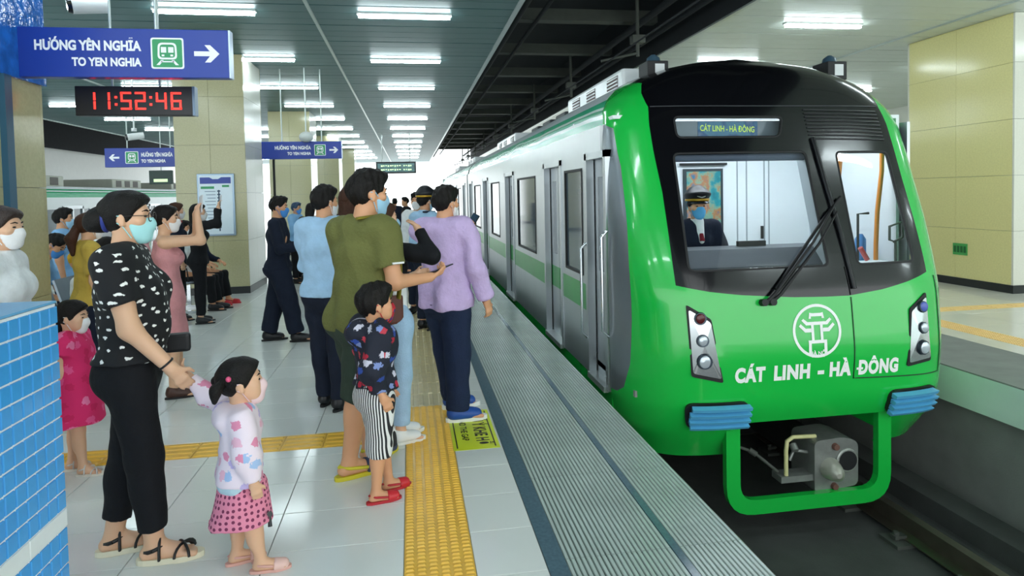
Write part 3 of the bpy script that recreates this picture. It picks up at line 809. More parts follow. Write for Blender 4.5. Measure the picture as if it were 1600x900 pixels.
# --- cab interior
def cab():
    x0, x1 = XC-1.36, XC+1.36; yb = 6.55
    tp('cab_back_wall', MB().box((x0, yb, .0), (x1, yb+.04, 2.3)), M_cabw)
    tp('cab_side_wall', MB().box((x0+.06, 5.3, .0), (x0+.09, yb, 2.2)), M_cabw); tp('cab_side_wall', MB().box((x1-.03, 5.25, .0), (x1, yb, 2.2)), M_cabw)
    tp('cab_floor', MB().box((x0, 4.8, -.05), (x1, yb, 0)), M_conc)
    cl = tp('cab_ceiling', MB().box((x0, 5.25, 2.2), (x1, yb, 2.23)), M_cabw)
    sub('cab_lamp', MB().box((XC-.9, 5.55, 2.17), (XC+.9, 5.75, 2.2)), mat('cab_lamp', '#ffffff', .5, var=0, emit='#f2f9ff', estr=14.), cl)
    sub('cab_lamp', MB().box((XC+.5, 5.3, 2.15), (XC+1.1, 5.36, 2.18)), _M['cab_lamp'], cl)
    for x in (.47, .58, .79, .845): tp('wall_joint', MB().box((XC+x-.006, yb-.006, .1), (XC+x+.006, yb, 2.2)), mat('joint_grey', '#9aa5ab', .5))
    tp('wall_handle', MB().box((XC+.745, yb-.03, 1.03), (XC+.765, yb, 1.17)), M_black)
    pf = tp('door_window', MB().box((XC-.16, yb-.03, .4), (XC+.29, yb, 1.81)), mat('pic_frame', '#26353c', .4))
    def pic(n, L, tc):
        nz = n.new('ShaderNodeTexNoise'); nz.inputs['Scale'].default_value = 7; nz.inputs['Detail'].default_value = 5; L.new(tc.outputs['Object'], nz.inputs[0])
        r = ramp(n, [(0, '#16354f'), (.4, '#2b8a94'), (.5, '#7d9c86'), (.56, '#a9744c'), (.64, '#2e6d8e'), (1, '#bfd4cf')], 'LINEAR'); L.new(nz.outputs['Fac'], r.inputs[0]); return r.outputs[0]
    sub('pane', MB().box((XC-.13, yb-.034, .43), (XC+.26, yb-.03, 1.78)), node_mat('door_view', pic, .2), pf)
    tp('overhead_rail', MB().box((XC-.2, yb-.05, 1.845), (XC+.33, yb-.01, 1.87)), M_black)
    tp('roller_blind', MB().cyl((XC-.99, 5.08, 1.86), (XC+.33, 5.08, 1.86), .042, 12), mat('blind', '#6d7789', .5))
    # desk
    prof = [(4.74, .55), (5.22, .55), (5.22, 1.05), (5.10, 1.10), (4.88, 1.09), (4.74, .96)]
    d = tp('desk', MB().prism(prof, lambda a, b: (XC-1.05, a, b), lambda a, b: (XC+.30, a, b)), mat('desk_grey', '#4a525a', .5, var=.1))
    sub('desk_screen', MB().box((XC-.35, 5.02, 1.09), (XC-.1, 5.06, 1.14)), M_black, d)
    tp('window_post', MB().prism([(.29, 1.9), (.36, 1.9), (.34, .95), (.235, .95)], lambda a, b: (XC+a, 5.08+(b-1.9)*.40+.12, b), lambda a, b: (XC+a, 5.08+(b-1.9)*.40, b)), mat('post_grey', '#b3bdc2', .4))
    # right-hand side of the cab
    M_or = mat('orange_pole', '#e08a2a', .35)
    tp('orange_pole', MB().tube([(XC+1.16, 5.3, .5), (XC+1.165, 5.3, 1.05), (XC+1.18, 5.3, 1.35), (XC+1.225, 5.3, 1.72), (XC+1.23, 5.3, 2.1)], .02, 8), M_or)
    tp('orange_pole', MB().tube([(XC+.72, 5.22, 1.62), (XC+.745, 5.22, 1.85), (XC+.76, 5.22, 2.1)], .022, 8), M_or)
    tp('side_shelf', MB().box((XC+.38, 4.85, .82), (XC+1.2, 5.3, .9)), M_cabw)
    tp('reading_lamp', MB().tube([(XC+.98, 5.3, .9), (XC+.98, 5.3, 1.33), (XC+1.09, 5.3, 1.335)], .012, 6), M_black)
    tp('red_handle', MB().tube([(XC+.92, 5.1, .93), (XC+.85, 5.1, 1.04)], .022, 8), mat('red_handle', '#b5413d', .4))
    tp('extinguisher', MB().tube([(XC+1.16, 5.5, .85), (XC+1.16, 5.5, 1.08), (XC+1.16, 5.5, 1.13)], [.05, .05, .02], 12), mat('ext_blue', '#3f7fc0', .3))
    st = tp('jump_seat', MB().tube([(XC+1.2, 5.1, .85), (XC+1.2, 5.1, 1.08), (XC+1.14, 5.1, 1.10), (XC+1.14, 5.1, 1.22), (XC+1.27, 5.1, 1.26), (XC+1.27, 5.1, 1.12), (XC+1.18, 5.1, 1.08)], .012, 6), M_beam)
    # route display behind the upper window
    ds = tp('destination_display', MB().box((XC-.93, 5.18, 1.98), (XC+.15, 5.2, 2.17)), mat('display_glass', '#87939a', .15, var=.1))
    def panel_reflection(n, L, tc):
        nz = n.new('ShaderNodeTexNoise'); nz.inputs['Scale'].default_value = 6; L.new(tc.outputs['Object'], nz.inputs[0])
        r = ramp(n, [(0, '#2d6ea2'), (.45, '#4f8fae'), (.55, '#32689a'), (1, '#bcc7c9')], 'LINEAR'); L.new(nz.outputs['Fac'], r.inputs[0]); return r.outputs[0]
    sub('display_panel', MB().box((XC-.63, 5.176, 1.985), (XC-.08, 5.18, 2.165)), node_mat('display_reflection', panel_reflection, .2), ds)  # reflections in the display painted as blotches of colour
    m_ = MB(); lettering(m_, 'CÁT LINH - HÀ ĐÔNG', lambda x, y: (XC-.36+x, 5.174, 2.10+y-.03*x), .07, .001, fitw=.5); sub('display_lettering', m_, mat('led_green', '#b7d957', .4, var=0, emit='#b7d957', estr=.5), ds)
cab()
# ================================================================== PEOPLE: distance-field figures
def _unit(v): v = np.asarray(v, float); return v/max(1e-9, np.linalg.norm(v))
def A3(*v): return np.array(v, float)
class Field:
    """smooth union of tapered limbs and ellipsoids, meshed as one closed surface"""
    def __init__(s): s.pr = []; s.cuts = []
    def cone(s, a, b, ra, rb, k=.02, side=None, flat=1., cap=False, capa=False, noise=0):
        s.pr.append(('c', np.asarray(a, float), np.asarray(b, float), ra, rb, k, None if side is None else _unit(side), flat, cap, capa)); return s
    def ell(s, c, r, R=None, k=.02):
        s.pr.append(('e', np.asarray(c, float), np.asarray(r, float), np.eye(3) if R is None else np.asarray(R, float), k)); return s
    def cut(s, p, n): s.cuts.append((np.asarray(p, float), _unit(n))); return s
    def mesh(s, h, name='body', fold=0., seed=0, fscale=40.):
        lo = np.full(3, 1e9); hi = -lo; bbs = []
        for p in s.pr:
            if p[0] == 'c':
                m = max(p[3], p[4])*max(1, p[7]); l = np.minimum(p[1], p[2])-m; u = np.maximum(p[1], p[2])+m; k = p[5]
            else: m = p[2].max(); l = p[1]-m; u = p[1]+m; k = p[4]
            bbs.append((l-k-.012-2*h, u+k+.012+2*h)); lo = np.minimum(lo, l); hi = np.maximum(hi, u)
        lo -= 3*h; hi += 3*h
        n = np.ceil((hi-lo)/h).astype(int)+1
        ax = [(lo[i]+h*np.arange(n[i])).astype(np.float32) for i in range(3)]
        V = np.full(n, .08, np.float32)
        for p, (l, u) in zip(s.pr, bbs):
            i0 = np.maximum(0, np.floor((l-lo)/h).astype(int)); i1 = np.minimum(n, np.ceil((u-lo)/h).astype(int)+1)
            X = ax[0][i0[0]:i1[0], None, None]; Y = ax[1][None, i0[1]:i1[1], None]; Z = ax[2][None, None, i0[2]:i1[2]]
            if p[0] == 'c':
                _, a, b, ra, rb, k, side, flat, cap, capa = p
                ab = b-a; L2 = max(1e-9, ab@ab); dx, dy, dz = X-a[0], Y-a[1], Z-a[2]
                tr = (dx*ab[0]+dy*ab[1]+dz*ab[2])/L2; t = np.clip(tr, 0, 1)
                qx, qy, qz = dx-t*ab[0], dy-t*ab[1], dz-t*ab[2]; r = ra+(rb-ra)*t
                q2 = qx*qx+qy*qy+qz*qz
                if side is not None:
                    s1 = qx*side[0]+qy*side[1]+qz*side[2]; s2 = s1*s1
                    d = (np.sqrt(s2+np.maximum(q2-s2, 0)/flat**2)-r)*min(1., flat)
                else: d = np.sqrt(q2)-r
                L = math.sqrt(L2)
                if cap: d = np.maximum(d, (tr-1)*L)
                if capa: d = np.maximum(d, -tr*L)
            else:
                _, c, rr, R_, k = p
                dx, dy, dz = X-c[0], Y-c[1], Z-c[2]
                g = [(dx*R_[0][j]+dy*R_[1][j]+dz*R_[2][j]) for j in range(3)]
                k0 = np.sqrt((g[0]/rr[0])**2+(g[1]/rr[1])**2+(g[2]/rr[2])**2); k1 = np.sqrt((g[0]/rr[0]**2)**2+(g[1]/rr[1]**2)**2+(g[2]/rr[2]**2)**2)
                d = k0*(k0-1)/np.maximum(k1, 1e-6)
            W = V[i0[0]:i1[0], i0[1]:i1[1], i0[2]:i1[2]]
            hh = np.maximum(k-np.abs(W-d), 0)/k
            W[...] = np.minimum(W, d)-hh*hh*k*.25
        for p, nn in s.cuts:
            pl = (ax[0][:, None, None]-p[0])*nn[0]+(ax[1][None, :, None]-p[1])*nn[1]+(ax[2][None, None, :]-p[2])*nn[2]
            V = np.maximum(V, pl.astype(np.float32))
        # ---- naive surface nets
        S_ = V < 0
        c8 = [(i, j, k) for i in (0, 1) for j in (0, 1) for k in (0, 1)]
        nc = n-1
        cnt = np.zeros(nc, np.int8)
        for i, j, k in c8: cnt += S_[i:nc[0]+i, j:nc[1]+j, k:nc[2]+k]
        mix = (cnt > 0) & (cnt < 8); cell = np.argwhere(mix); N = len(cell)
        ids = np.full(nc, -1, np.int32); ids[mix] = np.arange(N)
        cv = np.stack([V[cell[:, 0]+i, cell[:, 1]+j, cell[:, 2]+k] for i, j, k in c8], 1)
        pos = np.zeros((N, 3)); num = np.zeros(N)
        co = np.array(c8, float)
        for a in range(8):
            for b in range(a+1, 8):
                if np.abs(co[a]-co[b]).sum() != 1: continue
                m = (cv[:, a] < 0) != (cv[:, b] < 0)
                t = cv[m, a]/(cv[m, a]-cv[m, b]); pos[m] += co[a]+t[:, None]*(co[b]-co[a]); num[m] += 1
        P_ = lo+h*(cell+pos/num[:, None])
        F_ = []
        for axis in range(3):
            o = [1, 1, 1]; o[axis] = 0
            sl0 = [slice(1, None)]*3; sl1 = [slice(1, None)]*3
            sl0[axis] = slice(0, n[axis]-1); sl1[axis] = slice(1, n[axis])
            a, b = S_[tuple(sl0)], S_[tuple(sl1)]
            for flip in (0, 1):
                w = np.argwhere((a & ~b) if not flip else (~a & b))
                e = w.copy(); other = [q for q in range(3) if q != axis]
                for q in other: e[:, q] += 1
                ok = np.ones(len(e), bool)
                for q in other: ok &= (e[:, q] < nc[q])
                e = e[ok]
                q1, q2 = other
                def cid(d1, d2):
                    c = e.copy(); c[:, q1] += d1; c[:, q2] += d2; return ids[c[:, 0], c[:, 1], c[:, 2]]
                quad = np.stack([cid(-1, -1), cid(0, -1), cid(0, 0), cid(-1, 0)], 1)
                if (axis == 1) != bool(flip): quad = quad[:, ::-1]
                F_.append(quad)
        F_ = np.concatenate(F_); F_ = F_[(F_ >= 0).all(1)]
        # light smoothing
        for _ in range(2):
            acc = np.zeros_like(P_); w = np.zeros(N)
            for q in range(4):
                a, b = F_[:, q], F_[:, (q+1) % 4]
                np.add.at(acc, a, P_[b]); np.add.at(w, a, 1)
            m = w > 0; P_[m] = P_[m]*.5+.5*acc[m]/w[m][:, None]
        if fold:
            # cloth folds: slow waves along the surface normal
            nrm = np.zeros_like(P_); fn = np.cross(P_[F_[:, 2]]-P_[F_[:, 0]], P_[F_[:, 3]]-P_[F_[:, 1]])
            for q in range(4): np.add.at(nrm, F_[:, q], fn)
            nrm /= np.maximum(1e-12, np.linalg.norm(nrm, axis=1))[:, None]
            rs_ = np.random.RandomState(seed); d = np.zeros(N)
            for q in range(6):
                kx = rs_.normal(size=3); kx = kx/np.linalg.norm(kx)*fscale*(.5+1.2*rs_.rand()); kx[2] *= .6
                ph = rs_.rand()*6.28; w2 = rs_.normal(size=3)*6
                d += (np.sin(P_@kx+ph+1.3*np.sin(P_@w2)) if q % 2 else 1.6*(.6-np.abs(np.sin(.5*(P_@kx)+ph+1.2*np.sin(P_@w2)))))
            P_ = P_+nrm*(1.45*fold*d/2.4)[:, None]
        me = bpy.data.meshes.new(name)
        me.vertices.add(N); me.vertices.foreach_set('co', P_.astype(np.float32).ravel())
        me.loops.add(4*len(F_)); me.loops.foreach_set('vertex_index', F_.astype(np.int32).ravel())
        me.polygons.add(len(F_)); me.polygons.foreach_set('loop_start', (np.arange(len(F_))*4).astype(np.int32)); me.polygons.foreach_set('use_smooth', np.ones(len(F_), bool))
        me.update(calc_edges=True); me.validate()
        return me

M_skin = mat('skin', '#d9a079', .5, var=.05, vscale=9, sss=.08)
M_skin_f = mat('skin_light', '#e3b391', .5, var=.05, vscale=9, sss=.08)
M_hair = mat('hair_black', '#120e0c', .55, spec=.25, var=.25, vscale=60, bump=.5, bscale=160)
M_hair_b = mat('hair_brown', '#432719', .55, spec=.25, var=.25, vscale=50, bump=.5, bscale=160)
M_eye = mat('eye', '#20140f', .15, var=0)
M_mask_b = mat('mask_blue', '#5db4e8', .7, var=.05, bump=.1)
M_mask_lb = mat('mask_pale_blue', '#a6d3ee', .7, var=.05, bump=.1)
M_mask_w = mat('mask_white', '#f0eeee', .7, var=.03, bump=.1)
M_mask_p = mat('mask_pink', '#f3d3d6', .7, var=.03)
def fabric(name, c, rough=.85, var=.12, bump=.55, bs=28): return mat(name, c, rough, var=var, vscale=14, bump=bump, bscale=bs, spec=.25)

PROP = {  # fractions of the height
 'adult': dict(ank=.05, knee=.285, hip=.525, waist=.62, chest=.735, sh=.815, neck=.845, head=.928, hh=.137, shw=.104, hipw=.05, arm=.172, fore=.148, hand=1., g=1.),
 'woman': dict(ank=.05, knee=.285, hip=.525, waist=.63, chest=.735, sh=.81, neck=.842, head=.926, hh=.140, shw=.092, hipw=.052, arm=.168, fore=.145, hand=.9, g=.93),
 'child': dict(ank=.05, knee=.27, hip=.49, waist=.585, chest=.70, sh=.775, neck=.805, head=.90, hh=.185, shw=.10, hipw=.05, arm=.16, fore=.135, hand=.72, g=.98),
 'toddler': dict(ank=.05, knee=.25, hip=.455, waist=.55, chest=.66, sh=.735, neck=.765, head=.885, hh=.222, shw=.105, hipw=.055, arm=.155, fore=.125, hand=.6, g=1.12),
}
def rotm(yaw, pitch=0, roll=0):
    return np.array(Matrix.Rotation(math.radians(yaw), 3, 'Z') @ Matrix.Rotation(math.radians(pitch), 3, 'X') @ Matrix.Rotation(math.radians(roll), 3, 'Y'))
ARM_DOWN = dict(u=(.10, .02, -1), f=(.04, .16, -1))
class Fig:
    """x right, y forward, z up; origin on the floor"""
    def __init__(s, H, kind='adult', lean=0., side=0., yaw_head=0, pitch_head=0, armR=None, armL=None, feet=None, toe=(6, 6), sit=None, wide=1., twist=0., belly=0., roll_head=0, hscale=1.):
        s.H = H; s.kind = kind; p = PROP[kind]; s.p = p; s.g = p['g']*H/1.7*wide; s.female = kind == 'woman'
        s.dz = 0
        if sit is not None: s.dz = sit-p['hip']*H
        hipz = p['hip']*H
        def up(z, x=0., y=0.): return A3(x+side*(z*H-hipz), y+lean*(z*H-hipz), z*H+s.dz)
        s.up = up
        ct, st_ = math.cos(math.radians(twist)), math.sin(math.radians(twist))
        def tw(v): return A3(ct*v[0]-st_*v[1], st_*v[0]+ct*v[1], v[2])
        s.pel = up(p['hip']); s.waist = up(p['waist']); s.chest = up(p['chest']); s.neck = up(p['neck'], 0, -.008*H)
        sx = p['shw']*H*(.5+.5*wide)
        s.shx = A3(ct, st_, 0)
        s.sh = {'R': up(p['sh'])+tw(A3(sx, -.01*H, 0)), 'L': up(p['sh'])+tw(A3(-sx, -.01*H, 0))}
        s.hip = {'R': s.pel+A3(p['hipw']*H, 0, -.01*H), 'L': s.pel+A3(-p['hipw']*H, 0, -.01*H)}
        s.hc = up(p['head'], 0, .012*H); s.hs = p['hh']*H/.235*hscale; s.hc = s.hc+A3(0, 0, .10*(hscale-1)*H*.137/.2)
        s.Rh = rotm(yaw_head+twist, pitch_head, roll_head)
        s.arm = {}; s.armspec = {}
        for q, spec in (('R', armR or ARM_DOWN), ('L', armL or ARM_DOWN)):
            m = 1 if q == 'R' else -1
            u_ = _unit(A3(spec['u'][0]*m, *spec['u'][1:])); f_ = _unit(A3(spec['f'][0]*m, *spec['f'][1:]))
            el = s.sh[q]+u_*p['arm']*H; wr = el+f_*p['fore']*H
            if 'to' in spec:                                  # wrist target, elbow hanging down and out
                T = A3(*spec['to']); d_ = T-s.sh[q]; l1, l2 = p['arm']*H, p['fore']*H; D = min(np.linalg.norm(d_), (l1+l2)*.999); dn = _unit(d_)
                ca = max(-1, min(1, (l1*l1+D*D-l2*l2)/(2*l1*D))); hint = A3(.35*m, -.2, -1); hint = _unit(hint-dn*(hint@dn))
                el = s.sh[q]+dn*l1*ca+hint*l1*math.sqrt(1-ca*ca); wr = s.sh[q]+dn*D; f_ = _unit(wr-el)
            s.arm[q] = (el, wr, f_); s.armspec[q] = spec
        s.leg = {}
        feet = feet or {'R': (p['hipw']*H*1.1, 0), 'L': (-p['hipw']*H*1.1, 0)}
        s.toe = {'R': -toe[0], 'L': toe[1]}
        for q in 'RL':
            fx, fy = feet[q][:2]; ank = A3(fx, fy, p['ank']*H+(feet[q][2] if len(feet[q]) > 2 else 0)); hp = s.hip[q]
            l1 = (p['hip']-.01-p['knee'])*H; l2 = (p['knee']-p['ank'])*H
            d = ank-hp; D = min(np.linalg.norm(d), (l1+l2)*.9995); dn = _unit(d)
            ca = (l1*l1+D*D-l2*l2)/(2*l1*D); ca = max(-1, min(1, ca)); fwd = A3(0, 1, 0) if sit is None else A3(0, .5, 1.0)
            fwd = _unit(fwd-dn*(fwd@dn)); kn = hp+dn*l1*ca+fwd*l1*math.sqrt(max(0, 1-ca*ca))
            if np.linalg.norm(d) > D: ank = kn+_unit(d)*l2 if False else ank
            s.leg[q] = (kn, ank)
        s.belly = belly
    def hp(s, x, y, z): return s.hc+s.Rh@(A3(x, y, z)*s.hs)
    # ---- body surface
    def torso(s, F, off=0., k=.05, low=True):
        g = s.g; X = s.shx; p = s.p; H = s.H
        hipr = .152 if s.female else .142; wr = .118 if s.female else .134
        if low: F.cone(s.pel+A3(0, -.012*g, -.03*g), s.waist, hipr*g+off, wr*g+off, k, A3(1, 0, 0), .72)
        F.cone(s.waist, s.chest, wr*g+off, .150*g+off, k, X, .70)
        F.cone(s.chest, s.up(p['sh']-.012), .150*g+off, .115*g+off, k, X, .62)
        F.cone(s.sh['R']*.85+s.sh['L']*.15, s.sh['L']*.85+s.sh['R']*.15, .056*g+off, .056*g+off, k)
        if s.female:
            for m in (-1, 1): F.ell(s.chest+X*m*.062*g+A3(-X[1], X[0], 0)*.075*g+A3(0, 0, -.01*g), (.06*g+off, .055*g+off, .06*g+off), None, .04)
        if s.belly: F.ell(s.waist+A3(0, .05*g, .02), (.12*g+off, (.06+s.belly)*g+off, .13*g+off), None, .06)
        if low:
            for m in (-1, 1): F.ell(s.pel+A3(m*.062*g, -.050*g, -.02*g), (.085*g+off, .078*g+off, .095*g+off), None, .05)
    def legs(s, F, off=0., to=1., off2=None, cap=False, which='RL'):
        g = s.g; off2 = off if off2 is None else off2
        for q in which:
            kn, an = s.leg[q]
            if to <= .5:
                e = s.hip[q]+(kn-s.hip[q])*to*2
                F.cone(s.hip[q], e, .092*g+off, (.092-.032*to*2)*g+off2, .03, cap=cap)
            else:
                F.cone(s.hip[q], kn, .092*g+off, .060*g+off+(off2-off)*.6, .03)
                t = (to-.5)*2; e = kn+(an-kn)*t
                F.cone(kn, e, .058*g+off+(off2-off)*.6, (.058-.02*t)*g+off2, .03, cap=cap)
                if not cap or off2 < .03: F.ell(kn*.68+an*.32+A3(0, -.016*g, 0), (.045*g+off, .047*g+off, .10*g), None, .03)
    def fdir(s, q): a = math.radians(s.toe[q]); return A3(math.sin(-a), math.cos(a), 0)
    def foot(s, F, off=0., k=.02):
        g = s.g*.98
        for q in 'RL':
            an = s.leg[q][1]; d = s.fdir(q); sd = A3(d[1], -d[0], 0); m = 1 if q == 'R' else -1; zb = an[2]-s.p['ank']*s.H
            F.cone(A3(*(an-d*.035*g)[:2], zb+.045*g), A3(*(an+d*.10*g)[:2], zb+.040*g), .036*g+off, .038*g+off, k, sd, .75)
            F.cone(an-A3(0, 0, .005), A3(*(an+d*.09*g)[:2], zb+.045*g), .036*g+off, .026*g+off, k)
            if off == 0:
                for t in range(5):
                    w = (-.034+.0165*t)*g*m; ln = (.165, .168, .164, .156, .146)[t]*g if True else 0; rr = (.0135 if t == 0 else .0095)*g
                    w = -w
                    F.cone(A3(*(an+d*.095*g+sd*w*.9)[:2], zb+.036*g), A3(*(an+d*ln+sd*w)[:2], zb+.031*g), rr*1.1, rr, .008)
    def hands(s, F, k=.006):
        for q in 'RL':
            el, wr, f = s.arm[q]; sp = s.armspec[q]; m = 1 if q == 'R' else -1; h = s.p['hand']*s.H/1.7 if s.kind in ('adult', 'woman') else s.p['hand']
            if s.kind in ('child', 'toddler'): h = s.p['hand']
            d = _unit(A3(sp['h'][0]*m, *sp['h'][1:])) if 'h' in sp else f
            n = A3(sp['n'][0]*m, *sp['n'][1:]) if 'n' in sp else A3(-m, 0, 0)
            n = _unit(n-d*(n@d)); w = np.cross(d, n)*m      # towards the thumb
            w = _unit(w); c = math.radians(sp.get('curl', 28))
            F.cone(wr, wr+d*.025*h, .026*h, .027*h, .015, w, .8)
            F.cone(wr+d*.02*h, wr+d*.078*h, .028*h, .036*h, .012, w, .42)
            for i, (o, L) in enumerate(((.029, .062), (.0098, .072), (-.0095, .067), (-.028, .052))):
                b = wr+d*.085*h+w*o*h; d1 = math.cos(c)*d+math.sin(c)*n; d2 = math.cos(2.1*c)*d+math.sin(2.1*c)*n
                e = b+d1*L*.52*h; F.cone(b-d*.012*h, e, .0092*h, .0082*h, k); F.cone(e, e+d2*L*.48*h, .0082*h, .007*h, k)
            b = wr+d*.028*h+w*.026*h; d1 = _unit(.62*d+.62*w+.35*n); d2 = _unit(.85*d+.15*w+.5*n)
            e = b+d1*.042*h; F.cone(b, e, .0125*h, .010*h, .008); F.cone(e, e+d2*.032*h, .010*h, .008*h, k)
    def armf(s, F, off=0., to=1., off2=None, cap=False, which='RL', k=.03):
        g = s.g; off2 = off if off2 is None else off2
        for q in which:
            el, wr, f = s.arm[q]; sh = s.sh[q]
            if to <= .5:
                e = sh+(el-sh)*to*2; F.cone(sh, e, .053*g+off, (.053-.012*to*2)*g+off2, k, cap=cap)
            else:
                F.cone(sh, el, .053*g+off, .040*g+off, k); t = (to-.5)*2; e = el+(wr-el)*t
                F.cone(el, e, .040*g+off, (.040-.013*t)*g+off2, k, cap=cap)
    def head(s, F, face=True):
        h = s.hs; R_ = s.Rh; kid = s.kind in ('child', 'toddler')
        F.cone(s.neck-A3(0, 0, .02*s.H), s.hp(0, -.018, -.05), .058*s.g if not s.female else .05*s.g, .05*h*(.85 if kid or s.female else 1), .025)
        F.ell(s.hp(0, -.014, .026), A3(.075, .096, .090)*h, R_, .02)
        F.ell(s.hp(0, .020, -.038), A3(.060, .068, .076)*h, R_, .03)
        F.ell(s.hp(0, .060, -.090), A3(.026, .022, .020)*h, R_, .03)
        if kid: 
            for m in (-1, 1): F.ell(s.hp(m*.034, .048, -.048), A3(.03, .032, .034)*h, R_, .02)
        if face:
            F.cone(s.hp(0, .080, .012), s.hp(0, .095, -.024), .008*h, .0115*h, .014)
            for m in (-1, 1):
                F.ell(s.hp(m*.012, .086, -.028), A3(.010, .010, .008)*h, R_, .008)
                F.ell(s.hp(m*.030, .070, .026), A3(.024, .012, .010)*h, R_, .012)
                F.ell(s.hp(m*.044, .056, -.012), A3(.024, .022, .018)*h, R_, .02)
            F.ell(s.hp(0, .082, -.058), A3(.022, .010, .007)*h, R_, .006); F.ell(s.hp(0, .080, -.069), A3(.019, .010, .007)*h, R_, .006)
        for m in (-1, 1):
            F.ell(s.hp(m*.078, -.010, -.004), A3(.009, .020, .031)*h, R_@rotm(m*-18, 10), .008)
            F.ell(s.hp(m*.076, -.002, -.026), A3(.008, .010, .012)*h, R_, .008)
    def body(s, h):
        F = Field(); s.torso(F); s.legs(F); s.foot(F); s.armf(F); s.head(F, h < .011); s.hands(F)
        return F.mesh(h, 'body')
    # ---- hair and face parts
    def hair(s, style, h):
        F = Field(); R_ = s.Rh; q = s.hs
        F.ell(s.hp(0, -.017, .030), A3(.085, .106, .100)*q, R_, .01)
        if style in ('short', 'crop', 'mop'):
            F.ell(s.hp(0, .012, .092), A3(.070, .086, .046)*q, R_, .03)
            if style == 'short': F.ell(s.hp(.0, .052, .088), A3(.058, .046, .036)*q, R_, .025)
            if style == 'mop': F.ell(s.hp(0, .035, .07), A3(.074, .07, .05)*q, R_, .02)
            low = -.035 if style != 'crop' else -.02
            F.cut(s.hp(0, .078, .060 if style != 'mop' else .038), R_@A3(0, 1, -.55))
            F.cut(s.hp(0, -.02, low), R_@A3(0, .62, -.78)); F.cut(s.hp(0, .062, .045 if style != 'mop' else .03), R_@A3(0, .9, -.42))
            me = F.mesh(h, 'hair', .0038*q, 3, 130)
            return me
        # women: pulled back from the forehead
        F.ell(s.hp(0, .03, .075), A3(.066, .06, .036)*q, R_, .03); F.cut(s.hp(0, .080, .056), R_@A3(0, 1, -.45)); F.cut(s.hp(0, .012, -.02), R_@A3(0, .80, -.60))
        G_ = Field(); G_.pr = list(F.pr); G_.cuts = list(F.cuts)
        me = F.mesh(h, 'hair', .0018*q, 5, 80)
        E = Field()
        if style == 'bun': E.ell(s.hp(0, -.135, -.01), A3(.052, .045, .055)*q, R_, .02); E.ell(s.hp(0, -.10, .0), A3(.05, .05, .06)*q, R_, .02)
        elif style == 'pony': E.cone(s.hp(0, -.10, -.005), s.hp(.01, -.15, -.10), .034*q, .045*q, .02); E.cone(s.hp(.01, -.15, -.10), s.hp(.02, -.145, -.24), .045*q, .018*q, .02)
        elif style == 'low': E.cone(s.hp(0, -.09, -.05), s.hp(.0, -.12, -.16), .045*q, .04*q, .02); E.cone(s.hp(0, -.12, -.16), s.hp(.01, -.12, -.38), .045*q, .03*q, .02); E.cone(s.hp(.01, -.12, -.38), s.hp(.05, -.13, -.46), .032*q, .012*q, .02)
        elif style == 'long': 
            E.cone(s.hp(0, -.06, .02), s.hp(0, -.085, -.20), .088*q, .080*q, .02, R_@A3(1, 0, 0), .6); E.cone(s.hp(0, -.085, -.20), s.hp(0, -.09, -.34), .080*q, .05*q, .02, R_@A3(1, 0, 0), .5)
        elif style == 'bob': E.cone(s.hp(0, -.045, .02), s.hp(0, -.05, -.09), .092*q, .086*q, .02, R_@A3(1, 0, 0), .85); E.cut(s.hp(0, .02, 0), R_@A3(0, 1, -.15))
        elif style == 'tails':
            for m in (-1, 1): E.cone(s.hp(m*.055, -.075, .035), s.hp(m*.085, -.115, .005), .018*q, .026*q, .015); E.cone(s.hp(m*.085, -.115, .005), s.hp(m*.09, -.125, -.05), .026*q, .01*q, .015)
        if E.pr:
            me2 = E.mesh(h, 'hair', .003*q, 9, 70)
            bm = bmesh.new(); bm.from_mesh(me); bm.from_mesh(me2); bm.to_mesh(me); bm.free(); bpy.data.meshes.remove(me2)
        return me
    def facemask(s, h):
        F = Field(); R_ = s.Rh; q = s.hs
        F.ell(s.hp(0, .022, -.036), A3(.066, .074, .080)*q, R_, .03); F.ell(s.hp(0, .062, -.085), A3(.034, .032, .030)*q, R_, .03)
        F.cone(s.hp(0, .078, .004), s.hp(0, .094, -.030), .013*q, .019*q, .035)
        F.cut(s.hp(0, .10, .004), R_@A3(0, -.18, 1)); F.cut(s.hp(0, .022, -.05), R_@A3(0, -1, -.25)); F.cut(s.hp(0, 0, -.118), R_@A3(0, 0, -1))
        me = F.mesh(h*.8, 'face_mask', 0)
        b = MB()
        for m in (-1, 1):
            b.tube([s.hp(m*.063, .03, -.012), s.hp(m*.078, .005, .012), s.hp(m*.086, -.022, .012)], .0022*q+.0004, 5); b.tube([s.hp(m*.055, .025, -.088), s.hp(m*.076, -.002, -.035), s.hp(m*.085, -.022, -.018)], .0022*q+.0004, 5)
        m2 = b.mesh(); bm = bmesh.new(); bm.from_mesh(me); bm.from_mesh(m2); bm.to_mesh(me); bm.free(); bpy.data.meshes.remove(m2)
        return me
NP = [0]
